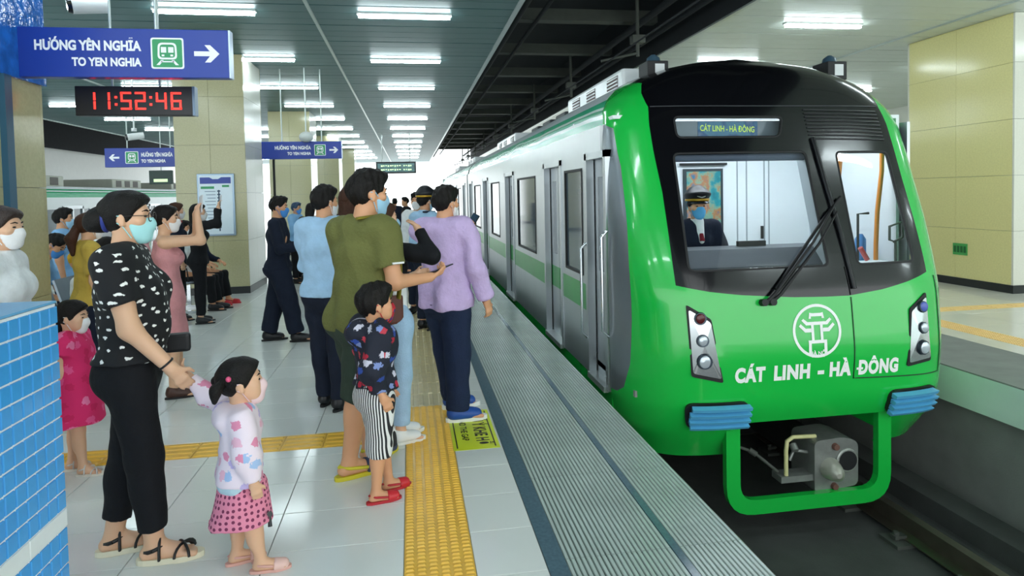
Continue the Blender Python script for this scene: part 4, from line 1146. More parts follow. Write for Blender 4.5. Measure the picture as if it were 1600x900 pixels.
def add_person(label, loc, face, fig, vox, skin, hair=('short', None), mask=None, eyes=True, group=None, cat='person'):
    r = root('person', label, cat, (loc[0], loc[1], loc[2] if len(loc) > 2 else 0), math.radians(face-90), group)
    ob('body', fig.body(vox), skin, r)
    if hair: ob('hair', fig.hair(hair[0], vox), hair[1] or M_hair, r)
    if mask: ob('face_mask', fig.facemask(vox), mask, r)
    if eyes:
        for m in (-1, 1):
            e = MB().sphere((0, 0, 0), 1, 10, 6); e.v = [tuple(fig.hp(m*.031, .0775, .008)+fig.Rh@(A3(x*.0135, y*.008, z*.0055)*fig.hs)) for x, y, z in e.v]; ob('eye', e, M_eye, r)
            ob('eyebrow', MB().tube([fig.hp(m*.015, .086, .030), fig.hp(m*.032, .083, .035), fig.hp(m*.050, .070, .029)], [.003*fig.hs, .0038*fig.hs, .002*fig.hs], 6), M_hair, r)
    r['_n'] = NP[0]; NP[0] += 1; del r['_n']
    return r
# ---- garments
HEM = {}
def top(r, fig, m, vox, sleeve=.3, hem=None, loose=.014, name='shirt', sl_loose=.018, fold=.004, collar=0., neckdrop=0., cuff=None, seed=1, extra=None, hemtilt=0.):
    F = Field(); fig.torso(F, loose); g = fig.g
    if sleeve > 0: fig.armf(F, sl_loose*.8, sleeve, sl_loose if cuff is None else cuff, cap=True)
    F.ell(fig.neck+A3(0, 0, -.03*fig.H), (.085*g, .07*g, .05*g), None, .04)
    if collar: F.cone(fig.neck+A3(0, .004, -.035*g), fig.neck+A3(0, .012, collar+.012), .076*g, .070*g, .008, cap=True)
    else: F.cut(fig.neck+A3(0, .0, .012-neckdrop), A3(0, .35, 1)) if False else None
    hz = (fig.p['hip']-.03)*fig.H+fig.dz if hem is None else hem
    hr = (.152 if fig.female else .142)*g+loose
    F.cone(fig.pel, A3(fig.pel[0], fig.pel[1]-.012*g, min(hz-.05, fig.pel[2]-.02)), hr, hr, .04, A3(1, 0, 0), .78 if fig.female else .72)
    if fig.dz == 0: fig.legs(F, loose+.002, .2)
    HEM[r.name] = hz
    if extra: extra(F)
    F.cut(A3(0, 0, hz), A3(0, hemtilt, -1))
    return ob(name, F.mesh(vox, name, fold, seed), m, r)
def bottoms(r, fig, m, vox, to=.94, loose=.012, ankle=.02, name='trousers', waist=None, fold=.004, seed=2):
    F = Field(); g = fig.g
    F.cone(fig.pel+A3(0, -.012*g, -.03*g), fig.waist, (.152 if fig.female else .142)*g+loose, (.118 if fig.female else .134)*g+loose, .05, A3(1, 0, 0), .72)
    for k in (-1, 1): F.ell(fig.pel+A3(k*.062*g, -.050*g, -.02*g), A3(.085, .078, .095)*g+loose, None, .05)
    fig.legs(F, loose, to, ankle, cap=True)
    if fig.belly: F.ell(fig.waist+A3(0, .05*g, .02), (.12*g+loose, (.06+fig.belly)*g+loose, .13*g+loose), None, .06)
    wz = HEM.get(r.name, fig.waist[2])+.035 if waist is None else waist
    F.cut(A3(0, 0, wz), A3(0, 0, 1))
    return ob(name, F.mesh(vox, name, fold, seed), m, r)
def skirt(r, fig, m, vox, z1, r1=.24, name='skirt', zt=None, flat=.78, fold=.008, top_r=None):
    F = Field(); g = fig.g; zt = fig.waist[2] if zt is None else zt
    F.cone(A3(fig.pel[0], fig.pel[1]-.01, zt), A3(fig.pel[0], fig.pel[1]-.01, z1), (.13*g if top_r is None else top_r), r1, .02, A3(1, 0, 0), flat, cap=True, capa=True)
    return ob(name, F.mesh(vox, name, fold, 4, 26), m, r)
def foot_outline(n=20, L=.27, W=.098):
    pts = []
    for i in range(n):
        t = 2*pi*i/n; y = math.sin(t); x = math.cos(t)
        w = W/2*(1.0 if y > 0 else .82); pts.append((w*x*(1-.12*max(0, y)**3)*(abs(math.cos(t))**-.25 if abs(math.cos(t)) > .05 else 1.5)*.92, L/2*y))
    return pts
def shoes(r, fig, kind, mu, ms, vox=.007):
    g = fig.g*.98 if fig.kind in ('adult', 'woman') else fig.g*1.0
    for q in 'RL':
        an = fig.leg[q][1]; d = fig.fdir(q); sd = A3(d[1], -d[0], 0); zb = an[2]-fig.p['ank']*fig.H
        c = an+d*.062*g; c[2] = zb
        fn = lambda z: (lambda x, y: tuple(c+sd*x*g*(.9 if kind in ('sneaker', 'dress') else 1)+d*y*g+A3(0, 0, z)))
        th = {'sneaker': .030, 'dress': .018, 'sandal': .026, 'croc': .022}[kind]
        out = foot_outline(22, .285 if kind != 'sandal' else .275, .105)
        sole = MB().prism(out, fn(0.001), fn(th*g))
        if kind in ('sneaker', 'dress'):
            F = Field()
            F.cone(an-d*.03*g+A3(0, 0, 0)-A3(0, 0, an[2]-zb-.055*g), A3(*(an+d*.13*g)[:2], zb+.042*g), .050*g, .044*g, .02, sd, .85)
            F.cone(an-A3(0, 0, .02*g)-d*.012*g, A3(*(an+d*.10*g)[:2], zb+.05*g), .048*g, .036*g, .02, sd, .95)
            F.cone(an-d*.012*g, an-d*.012*g+A3(0, 0, .022*g), .047*g, .046*g, .02, cap=True)
            F.cut(A3(0, 0, zb+th*g*.7), A3(0, 0, -1))
            up_ = ob('shoe', F.mesh(vox, 'shoe'), mu, r); ob('sole', sole, ms, up_)
            if kind == 'sneaker':
                lc = MB()
                for t in range(4):
                    a = an+d*(.045+.022*t)*g; a[2] = zb+(.093-.011*t)*g
                    lc.tube([a-sd*.026*g-A3(0, 0, .012), a+A3(0, 0, .004), a+sd*.026*g-A3(0, 0, .012)], .004, 5)
                ob('laces', lc, ms, up_)
        elif kind == 'sandal':
            so = ob('sandal', sole, ms, r)
            st = MB()
            def arc(y, h, w=.046, tilt=0): return [tuple(c+sd*w*g*math.cos(t)+d*(y+tilt*math.cos(t))*g+A3(0, 0, th*g+h*g*math.sin(t))) for t in np.linspace(0, pi, 9)]
            st.tube(arc(.055, .044, .050, .03), .012*g, 6, flat=.5); st.tube(arc(.055, .044, .050, -.03), .012*g, 6, flat=.5); st.tube(arc(-.035, .092, .048, .0), .012*g, 6, flat=.5)
            st.tube([tuple(an+A3(0, 0, .0)+.040*g*(math.cos(t)*sd+math.sin(t)*d)+A3(0, 0, -.012*g+.012*g*math.sin(t))) for t in np.linspace(0, 2*pi, 15)], .010*g, 6)
            ob('strap', st, mu, so)
        else:
            so = ob('clog', sole, ms, r)
            F = Field(); a = A3(*(an+d*.085*g)[:2], zb+.038*g); b = A3(*(an+d*.15*g)[:2], zb+.034*g)
            F.cone(a, b, .052*g, .047*g, .02, sd, .85, capa=True); F.cut(A3(0, 0, zb+.012*g), A3(0, 0, -1))
            ob('upper', F.mesh(vox, 'upper'), mu, so)
            b_ = MB(); b_.tube([tuple(an+d*.085*g+sd*.05*g-A3(0, 0, an[2]-zb-.05*g)), tuple(an+sd*.047*g-d*.01*g-A3(0, 0, an[2]-zb-.066*g)), tuple(an-d*.055*g-A3(0, 0, an[2]-zb-.07*g)), tuple(an-sd*.047*g-d*.01*g-A3(0, 0, an[2]-zb-.066*g)), tuple(an+d*.085*g-sd*.05*g-A3(0, 0, an[2]-zb-.05*g))], .009*g, 6)
            ob('heel_strap', b_, ms if kind == 'croc' else mu, so)
def to_world(r, p):
    a = r.rotation_euler.z; c, s_ = math.cos(a), math.sin(a); return Vector((r.location.x+c*p[0]-s_*p[1], r.location.y+s_*p[0]+c*p[1], r.location.z+p[2]))
def phone_in_hand(r, fig, q, label, m=None, tilt=0, L=.15):
    """a phone lying in the hand, along the hand and facing the palm's back"""
    el, wr, f = fig.arm[q]; sp = fig.armspec[q]; k = 1 if q == 'R' else -1
    d = _unit(A3(sp['h'][0]*k, *sp['h'][1:])) if 'h' in sp else f
    n = A3(sp['n'][0]*k, *sp['n'][1:]) if 'n' in sp else A3(-k, 0, 0); n = _unit(n-d*(n@d)); w = np.cross(d, n)
    c = wr+d*.10*fig.H/1.7+n*.022
    ph = root('phone', label, 'phone', to_world(r, c), r.rotation_euler.z)
    b = MB().bbox((-.036, -L/2, -.004), (.036, L/2, .004), .003)
    Rm = np.stack([w, d, n], 1); b.v = [tuple(Rm@np.array(v)) for v in b.v]; ob('case', b, m or mat('phone_black', '#15171b', .3), ph)
    s_ = MB().box((-.032, -L/2+.006, .0041), (.032, L/2-.006, .0046)); s_.v = [tuple(Rm@np.array(v)) for v in s_.v]; ob('screen', s_, mat('phone_screen', '#26435a', .1), ph)
    return ph
# ================================================================== SIGNS, FAR TRAIN, SEATS
M_sign = mat('sign_blue', '#15399c', .3, var=.05)
M_signw = mat('sign_white', '#f2f5fa', .4, var=0)
M_signg = mat('sign_green', '#2f9a62', .4, var=.03)
def train_icon(mb_w, mb_g, cx, cz, s, y):
    f = lambda x, z: (cx+x*s, y, cz+z*s); b = lambda x, z: (cx+x*s, y+.002, cz+z*s)
    mb_w.prism(roundpoly([(-.5,-.5),(.5,-.5),(.5,.5),(-.5,.5)], .08, 3), b, f)
    f2 = lambda x, z: (cx+x*s, y-.0015, cz+z*s)
    mb_g.prism(roundpoly([(-.45,-.45),(.45,-.45),(.45,.45),(-.45,.45)], .06, 3), f, f2)
    f3 = lambda x, z: (cx+x*s, y-.003, cz+z*s)
    def ring(o, i):
        n = len(o); mb_w.add([f3(*p) for p in o]+[f3(*p) for p in i], [(k, (k+1) % n, n+(k+1) % n, n+k) for k in range(n)])
    ring(roundpoly([(-.30,-.20),(.30,-.20),(.28,.34),(-.28,.34)], .14, 4), roundpoly([(-.24,-.14),(.24,-.14),(.22,.28),(-.22,.28)], .10, 4))
    for x in (-.11, .11): mb_w.prism([(x-.08,.02),(x+.08,.02),(x+.08,.2),(x-.08,.2)], f2, f3); mb_w.prism([(x*1.2-.04,-.10),(x*1.2+.04,-.10),(x*1.2+.04,-.04),(x*1.2-.04,-.04)], f2, f3)
    for m in (-1, 1): mb_w.prism([(m*.12,-.22),(m*.2,-.22),(m*.34,-.38),(m*.24,-.38)], f2, f3)
    mb_w.prism([(-.2,-.29),(.2,-.29),(.2,-.25),(-.2,-.25)], f2, f3)
def arrow(mb, cx, cz, s, y, d):
    f = lambda x, z: (cx+d*x*s, y-.002, cz+z*s); b = lambda x, z: (cx+d*x*s, y, cz+z*s)
    mb.prism([(-.5,-.1),(.12,-.1),(-.08,-.36),(.14,-.36),(.5,0),(.14,.36),(-.08,.36),(.12,.1),(-.5,.1)], b, f)
def hanging_sign(x0, x1, y, z0, z1, label, right=True, rods=True):
    h = z1-z0; w = x1-x0
    s = root('hanging_sign', label, 'sign', ((x0+x1)/2, y, z0))
    part('board', MB().bbox((x0, y, z0), (x1, y+.09, z1), .006), M_sign, s)
    part('end_cap', MB().box((x1, y+.004, z0), (x1+.012, y+.086, z1)), mat('sign_cap', '#b9c8dc', .3, .5), s)
    mw, mg, yf = MB(), MB(), y-.001
    if right: ax, ix, tx, al = x1-.15*h/.35, x1-.42*h/.35, x1-.60*h/.35, 'RIGHT'
    else: ax, ix, tx, al = x0+.16*h/.35, x0+.46*h/.35, x0+.62*h/.35, 'LEFT'
    ma = MB(); arrow(ma, ax, (z0+z1)/2, .5*h, yf, 1 if right else -1)
    part('arrow', ma, M_signw, s)
    train_icon(mw, mg, ix, (z0+z1)/2, .64*h, yf)
    ic = part('train_symbol', mw, M_signw, s); sub('symbol_field', mg, M_signg, ic)
    ml = MB()
    fx = lambda dz: (lambda x, z: (tx+x, yf-.0015, (z0+z1)/2+dz+z))
    lettering(ml, 'HƯỚNG YÊN NGHĨA', fx(.13*h), .27*h, .012*h, al, fitw=(2.0 if right else 1.55)*h); part('lettering', ml, M_signw, s); ml = MB(); lettering(ml, 'TO YEN NGHIA', fx(-.20*h), .23*h, .010*h, al, fitw=(1.32 if right else 1.2)*h)
    part('lettering', ml, M_signw, s)
    if rods:
        for xx in (x0+.25*w, x0+.75*w): part('hanger_rod', MB().cyl((xx, y+.045, z1), (xx, y+.045, 4.0), .012, 8), M_trim, s)
    return s
hanging_sign(-3.3, -1.283, 5.0, 2.474, 2.822, 'large blue hanging direction sign with white right arrow at upper left', True)
hanging_sign(-5.48, -4.0, 12.75, 2.22, 2.57, 'small blue hanging sign with left-pointing arrow beside the pillar with board', False)
hanging_sign(-2.69, -1.25, 12.5, 2.32, 2.645, 'small blue hanging sign with right arrow right of the pillar with board', True)
# --- clock
def clock():
    x0, x1, y, z0, z1 = -2.56, -1.70, 5.5, 2.262, 2.495
    c = root('digital_clock', 'black hanging digital clock with red figures', 'clock', ((x0+x1)/2, y, z0))
    part('case', MB().bbox((x0, y, z0), (x1, y+.08, z1), .008), mat('clock_black', '#1c1b20', .35), c)
    part('end_cap', MB().box((x1, y+.002, z0), (x1+.02, y+.078, z1)), mat('clock_cap', '#6f8296', .3, .5), c)
    M_led = mat('led_red', '#ff3a30', .4, var=0, emit='#ff2a22', estr=2.2)
    segs = {'1': 'bc', '5': 'afgcd', '2': 'abged', '4': 'fgbc', '6': 'afgedc'}
    H_, W_ = .138, .078; zc = (z0+z1)/2; t = .015
    xs = {0: -2.45, 1: -2.345, 2: -2.19, 3: -2.085, 4: -1.93, 5: -1.82}
    def seg(mb, cx, s):
        y_ = y-.002; a, b = W_/2, H_/2
        bars = {'a': ((-a, b-t), (a, b)), 'd': ((-a, -b), (a, -b+t)), 'g': ((-a, -t/2), (a, t/2)), 'f': ((-a, .004), (-a+t, b-.004)), 'b': ((a-t, .004), (a, b-.004)), 'e': ((-a, -b+.004), (-a+t, -.004)), 'c': ((a-t, -b+.004), (a, -.004))}
        (p, q), (u_, v_) = bars[s]; mb.box((cx+p, y_, zc+q), (cx+u_, y+.001, zc+v_))
    for i, ch in enumerate('115246'):
        mb = MB()
        for s in segs[ch]: seg(mb, xs[i], s)
        part('digit', mb, M_led, c)
    for cx in (-2.263, -2.008):
        mb = MB()
        for dz in (.028, -.028): mb.box((cx-.009, y-.002, zc+dz-.009), (cx+.009, y+.001, zc+dz+.009))
        part('colon', mb, M_led, c)
    for xx in (-2.3, -1.95): part('hanger_rod', MB().cyl((xx, y+.04, z1), (xx, y+.04, 4.0), .01, 8), M_trim, c)
clock()
# --- led board far along the platform
def ledboard():
    y = 25.0
    c = root('display_board', 'black hanging display board with green lines of text above the platform end', 'display', (-.47, y, 2.46))
    part('case', MB().bbox((-1.24, y, 2.46), (.28, y+.15, 2.91), .02), mat('board_black', '#2a2f31', .4), c)
    part('screen', MB().box((-1.18, y-.004, 2.52), (.22, y, 2.85)), mat('board_screen', '#5f8f92', .2, var=.5, vscale=5), c)
    for dz in (2.75, 2.60):
     mb = MB(); [mb.box((-1.05+.085*i, y-.006, dz-.03+.012*(i % 3)), (-1.05+.085*i+(.05 if i % 4 else .07), y-.004, dz+.03)) for i in range(14) if i != 9]
     part('text_row', mb, mat('board_text', '#d4f5c8', .4, var=0, emit='#c9f7b0', estr=.9), c)
    for xx in (-1.0, .05): part('hanger_rod', MB().cyl((xx, y+.07, 2.9), (xx, y+.07, 4), .02, 8), M_trim, c)
ledboard()
# --- exit sign behind the pillar, board on the pillar
ex = root('exit_sign', 'dark green box sign hanging left of the pillar with board', 'sign', (-5.7, 16.0, 2.0))
part('box', MB().bbox((-5.95, 16.0, 1.98), (-5.45, 16.1, 2.3), .01), mat('exit_dark', '#27403a', .4), ex); part('arrow', MB().box((-5.85, 15.995, 2.03), (-5.55, 16, 2.1)), mat('exit_pale', '#cfe8b5', .4, var=0, emit='#cfe8b5', estr=.6), ex)
part('hanger_rod', MB().cyl((-5.7, 16.05, 2.3), (-5.7, 16.05, 4.0), .012, 8), M_trim, ex)
def board():
    y = 11.33; x0, x1, z0, z1 = -3.47, -2.885, .985, 2.02
    b = root('notice_board', 'framed white line map on the beige pillar face', 'notice', ((x0+x1)/2, y, z0))
    part('frame', MB().bbox((x0, y-.04, z0), (x1, y-.001, z1), .01), mat('board_frame', '#9fb6cc', .3, .4), b)
    part('sheet', MB().box((x0+.03, y-.043, z0+.03), (x1-.03, y-.04, z1-.03)), mat('board_sheet', '#dfeef8', .25, var=.03), b)
    hd = MB().prism([(x0+.05, z1-.06), (x0+.2, z1-.06), (x0+.25, z1-.09), (x1-.25, z1-.09), (x1-.2, z1-.06), (x1-.05, z1-.06), (x1-.05, z1-.165), (x0+.05, z1-.165)], lambda a, c: (a, y-.043, c), lambda a, c: (a, y-.045, c)); part('header', hd, M_sign, b)
    part('green_tag', MB().box((x0+.06, y-.045, z1-.25), (x0+.27, y-.043, z1-.21)), M_signg, b); part('green_tag', MB().box((x1-.19, y-.045, z1-.225), (x1-.08, y-.043, z1-.19)), M_signg, b)
    mb = MB(); tx = MB()
    mb.box((x0+.33, y-.045, z0+.08), (x0+.35, y-.043, z1-.27))
    for i in range(12):
        zz = z1-.30-i*.055; tx.box((x0+.12+.02*(i % 3), y-.045, zz), (x0+.29, y-.043, zz+.012)); mb.box((x0+.315, y-.046, zz), (x0+.365, y-.0445, zz+.02))
    part('route_line', mb, mat('ink_dark', '#2f4a63', .5), b); part('station_names', tx, mat('ink_grey', '#7f93a8', .5), b)
board()
sw = root('green_notice', 'small green safety notice low on the right-hand yellow pillar', 'notice', (8.5, 8.75, .5))
part('plate', MB().box((8.488, 8.64, .48), (8.499, 8.90, .66)), mat('notice_green', '#4fae5c', .4), sw)
mb = MB(); [mb.box((8.485, 8.66+.06*i, .52), (8.488, 8.70+.06*i, .62)) for i in range(4)]; part('lettering', mb, mat('notice_ink', '#1f6a35', .4), sw)
# --- surveillance cameras
def cctv(x, y, z, label, sc=1., face=-1):
    c = root('surveillance_camera', label, 'camera', (x, y, z))
    ob('mount', MB().cyl((0, 0, .1*sc), (0, 0, 4.0-z), .014*sc, 8).cyl((0, 0, .09*sc), (0, 0, .14*sc), .04*sc, 10), mat('cctv_white', '#dfe3e4', .35), c)
    b = MB().tube([(.12*sc, .05*sc, .03*sc), (-.08*sc, -.06*sc, -.01*sc)], .055*sc, 14); ob('camera_body', b, _M['cctv_white'], c)
    ob('lens', MB().tube([(-.08*sc, -.06*sc, -.01*sc), (-.105*sc, -.073*sc, -.015*sc)], [.054*sc, .045*sc], 14), mat('cctv_lens', '#1a1c22', .1), c)
cctv(-2.66, 6.0, 3.24, 'white surveillance camera above the large blue sign', 1.15)
cctv(-4.75, 12.2, 2.72, 'white surveillance camera above the blue sign with left arrow', 1.1)
dm = root('dome_camera', 'white dome camera above the blue sign with right arrow', 'camera', (-1.87, 12.4, 2.72))
ob('dome', MB().sphere((0, 0, 0), (.13, .13, .1), 14, 8), mat('dome_white', '#d5dad7', .3), dm); ob('mount', MB().cyl((0, 0, .08), (0, 0, 1.28), .014, 8), M_trim, dm)
dk = root('dark_gap_strip', 'thin dark strip added for the gap at the edge of the third pillar', 'dark gap', (-2.62, 13.2, 0))
ob('gap_strip', MB().box((-.02, -.02, .02), (.02, .02, 2.4)), M_rubber, dk); ob('foot', MB().bbox((-.1, -.1, 0), (.1, .1, .02), .005), M_rubber, dk)  # upright added in place of the dark gap at the pillar edge
# --- opposite train on the far left
def far_train():
    xs, dz = -10.45, -.40
    t = root('far_train', 'white and green train across the platform at far left', 'train', (xs-1.4, 8, -1.2))
    def P_(name, mb, m): return part(name, mb, m, t)
    y0, y1 = 7.0, 44.0
    P_('body_panel', MB().box((xs-2.8, y0, -1.0), (xs, y1, .75+dz)), M_silver); P_('body_panel', MB().box((xs-2.8, y0, 1.80+dz), (xs, y1, 2.16+dz)), M_sidew)
    P_('window_band', MB().box((xs-2.8, y0, .75+dz), (xs-.02, y1, 1.80+dz)), mat('far_window', '#5d6a72', .15, var=.3, vscale=1.0))
    P_('green_stripe', MB().box((xs-.01, y0, .45+dz), (xs+.004, y1, .7+dz)), M_stripe)
    prof = [(0, 2.16), (-.06, 2.3), (-.14, 2.42)]; b = MB(); b.add([(xs+x, y, z+dz) for x, z in prof for y in (y0, y1)], [(0, 1, 3, 2), (2, 3, 5, 4)])
    P_('roof_cove', b, mat('far_cove', '#1fae74', .3, var=.1))
    P_('cove_line', MB().box((xs-.09, y0, 2.34+dz), (xs-.06, y1, 2.37+dz)), M_sidew)
    P_('roof', MB().box((xs-2.6, y0, 2.42+dz), (xs-.14, y1, 2.5+dz)), M_roofg)
    for i in range(11):
        yy = 8.2+i*3.3
        fr_ = P_('door_frame', MB().box((xs, yy, -.1+dz), (xs+.02, yy+.08, 1.88+dz)).box((xs, yy+1.2, -.1+dz), (xs+.02, yy+1.28, 1.88+dz)).box((xs, yy, 1.80+dz), (xs+.02, yy+1.28, 1.9+dz)), M_silver)
        P_('door_leaf', MB().box((xs-.015, yy+.1, -.1+dz), (xs+.006, yy+.62, .8+dz)).box((xs-.015, yy+.66, -.1+dz), (xs+.006, yy+1.18, .8+dz)).box((xs-.015, yy+.60, .8+dz), (xs+.006, yy+.68, 1.8+dz)), M_silver)
        P_('window_pillar', MB().box((xs-.02, yy+1.7, .75+dz), (xs+.005, yy+1.95, 1.8+dz)), M_silver)
    for i, yy in enumerate((14.5, 20, 26, 32, 38)):
        P_('air_conditioner', MB().bbox((xs-2.2, yy, 2.5+dz), (xs-.5, yy+2.6, 2.85+dz), .04), mat('far_ac', '#c9c9ba', .5))
        for k in range(3): P_('vent', MB().box((xs-.5, yy+.3+.75*k, 2.56+dz), (xs-.49, yy+.75+.75*k, 2.8+dz)), mat('far_vent', '#6d6660', .6))
far_train()
tag(ob('wall_left', MB().box((-15.6, Y0, -1.3), (-15.4, Y1, 5.2)), M_white), 'bright white wall beyond the opposite train', 'wall', kind='structure')
# --- waiting seats facing the track
def seat_unit():
    s = root('waiting_seat', '', 'seat', (0, 0, 0))
    M_st = mat('seat_steel', '#8f9aa6', .3, .6, var=.1)
    prof = [(-.24, .44), (.0, .425), (.2, .45), (.23, .43), (.0, .405), (-.24, .42)]
    ob('seat', MB().prism(prof, lambda a, b: (a, -.24, b), lambda a, b: (a, .24, b)), M_st, s)
    ob('backrest', MB().prism([(-.235, .46), (-.215, .46), (-.33, .86), (-.35, .85)], lambda a, b: (a, -.23, b), lambda a, b: (a, .23, b)), M_st, s)
    ob('beam', MB().box((-.06, -.28, .35), (.02, .28, .40)), M_chrome, s)
    for yy in (-.2,):
        ob('leg', MB().box((-.045, yy-.025, .03), (.005, yy+.025, .35)), M_chrome, s); ob('foot', MB().box((-.28, yy-.03, 0), (.26, yy+.03, .035)), M_chrome, s)
    for yy in (-.265, .265): ob('armrest', MB().tube([(-.2, yy, .42), (-.2, yy, .63), (.16, yy, .63), (.18, yy, .45)], .014, 6), M_rubber, s)
    return s
s0 = None
SEATS = [(-3.25, 9.75, 'steel waiting seat under the man in white beside the pillar'), (-3.25, 10.31, 'steel waiting seat closest to the pillar with board'), (-3.0, 6.85, 'steel waiting seat under the woman in grey behind the pink dress'), (-3.0, 6.29, 'steel waiting seat under the child in a yellow cap'), (-4.0, 6.9, 'steel waiting seat under the bent man in blue')]
for x, y, lb in SEATS:
    o = seat_unit() if s0 is None else copy_tree(s0)
    s0 = s0 or o; o.location = (x, y, 0); tag(o, lb, 'seat', 'steel waiting seats on the platform')
# ================================================================== THE PEOPLE
NEAR, MID, FAR = .006, .009, .013
F_navy = fabric('cloth_navy', '#1b2233'); F_black = fabric('cloth_black', '#17181c'); F_white = fabric('cloth_white', '#eef0f2'); F_lblue = fabric('cloth_light_blue', '#a9cdec')
F_jean = fabric('denim_dark', '#1f2b46', bs=120); F_ljean = fabric('denim_pale', '#a9c9e6', bs=120); F_sky = fabric('cloth_sky', '#8fc0ec')
Sh_black = mat('shoe_black', '#15151a', .35); Sh_white = mat('shoe_white', '#eceeee', .5, var=.03); Sole_w = mat('sole_white', '#e9ebe6', .5); Sole_b = mat('sole_black', '#1d1d1f', .6)
def cyl_uv(n, L, tc, r=.16, sz=1.):
    # wrap the print round the garment
    sp = n.new('ShaderNodeSeparateXYZ'); L.new(tc.outputs['Object'], sp.inputs[0])
    a = n.new('ShaderNodeMath'); a.operation = 'ARCTAN2'; L.new(sp.outputs['X'], a.inputs[0]); L.new(sp.outputs['Y'], a.inputs[1])
    m = n.new('ShaderNodeMath'); m.operation = 'MULTIPLY'; m.inputs[1].default_value = r; L.new(a.outputs[0], m.inputs[0])
    z = n.new('ShaderNodeMath'); z.operation = 'MULTIPLY'; z.inputs[1].default_value = sz; L.new(sp.outputs['Z'], z.inputs[0])
    c = n.new('ShaderNodeCombineXYZ'); L.new(m.outputs[0], c.inputs[0]); L.new(z.outputs[0], c.inputs[1]); return c.outputs[0]
def tee_pattern(n, L, tc):
    v = n.new('ShaderNodeTexVoronoi'); v.voronoi_dimensions = '2D'; v.inputs['Scale'].default_value = 17; v.inputs['Randomness'].default_value = .6
    nz = n.new('ShaderNodeTexNoise'); nz.inputs['Scale'].default_value = 45; L.new(tc.outputs['Object'], nz.inputs[0])
    mx = n.new('ShaderNodeMix'); mx.data_type = 'VECTOR'; mx.inputs[0].default_value = .03; L.new(cyl_uv(n, L, tc, .16, 1.5), mx.inputs[4]); L.new(nz.outputs['Color'], mx.inputs[5]); L.new(mx.outputs[1], v.inputs['Vector'])
    r = ramp(n, [(0, '#f2f2ee'), (.145, '#b5b5b3'), (.17, '#121317')]); L.new(v.outputs['Distance'], r.inputs[0]); return r.outputs[0]
def blot_pattern(base, cols, scale=9):
    def b(n, L, tc):
        v = n.new('ShaderNodeTexVoronoi'); v.voronoi_dimensions = '2D'; v.inputs['Scale'].default_value = scale; L.new(cyl_uv(n, L, tc, .13), v.inputs['Vector'])
        w = n.new('ShaderNodeTexWhiteNoise'); L.new(v.outputs['Position'], w.inputs[0])
        r = ramp(n, [(i/len(cols), c) for i, c in enumerate(cols)]); L.new(w.outputs[0], r.inputs[0])
        nz = n.new('ShaderNodeTexNoise'); nz.inputs['Scale'].default_value = scale*4; L.new(tc.outputs['Object'], nz.inputs[0])
        a = n.new('ShaderNodeMath'); a.operation = 'MULTIPLY_ADD'; a.inputs[1].default_value = .55; L.new(nz.outputs['Fac'], a.inputs[0]); L.new(v.outputs['Distance'], a.inputs[2])
        m = n.new('ShaderNodeMath'); m.operation = 'LESS_THAN'; m.inputs[1].default_value = .56; L.new(a.outputs[0], m.inputs[0])
        x = n.new('ShaderNodeMix'); x.data_type = 'RGBA'; x.inputs[6].default_value = srgb(base); L.new(m.outputs[0], x.inputs[0]); L.new(r.outputs[0], x.inputs[7]); return x.outputs[2]
    return b
def dots_pattern(base, dot, scale, th=.22):
    def b(n, L, tc):
        v = n.new('ShaderNodeTexVoronoi'); v.voronoi_dimensions = '2D'; v.inputs['Scale'].default_value = scale; v.inputs['Randomness'].default_value = .35; L.new(cyl_uv(n, L, tc, .13), v.inputs['Vector'])
        r = ramp(n, [(0, dot), (th, base)]); L.new(v.outputs['Distance'], r.inputs[0]); return r.outputs[0]
    return b
def stripe_pattern(a, c, fx, fy, duty=.5):
    def b(n, L, tc):
        sp = n.new('ShaderNodeSeparateXYZ'); L.new(tc.outputs['Object'], sp.inputs[0])
        p = n.new('ShaderNodeMath'); p.operation = 'MULTIPLY'; p.inputs[1].default_value = fx; L.new(sp.outputs['X'], p.inputs[0])
        q = n.new('ShaderNodeMath'); q.operation = 'MULTIPLY_ADD'; q.inputs[1].default_value = fy; L.new(sp.outputs['Y'], q.inputs[0]); L.new(p.outputs[0], q.inputs[2])
        f = n.new('ShaderNodeMath'); f.operation = 'FRACT'; L.new(q.outputs[0], f.inputs[0])
        r = ramp(n, [(0, a), (duty, c)]); L.new(f.outputs[0], r.inputs[0]); return r.outputs[0]
    return b
HOLD = dict(u=(.12, .25, -1), f=(-.15, 1, .10), n=(0, 0, 1), curl=38)          # forearm forward, palm up

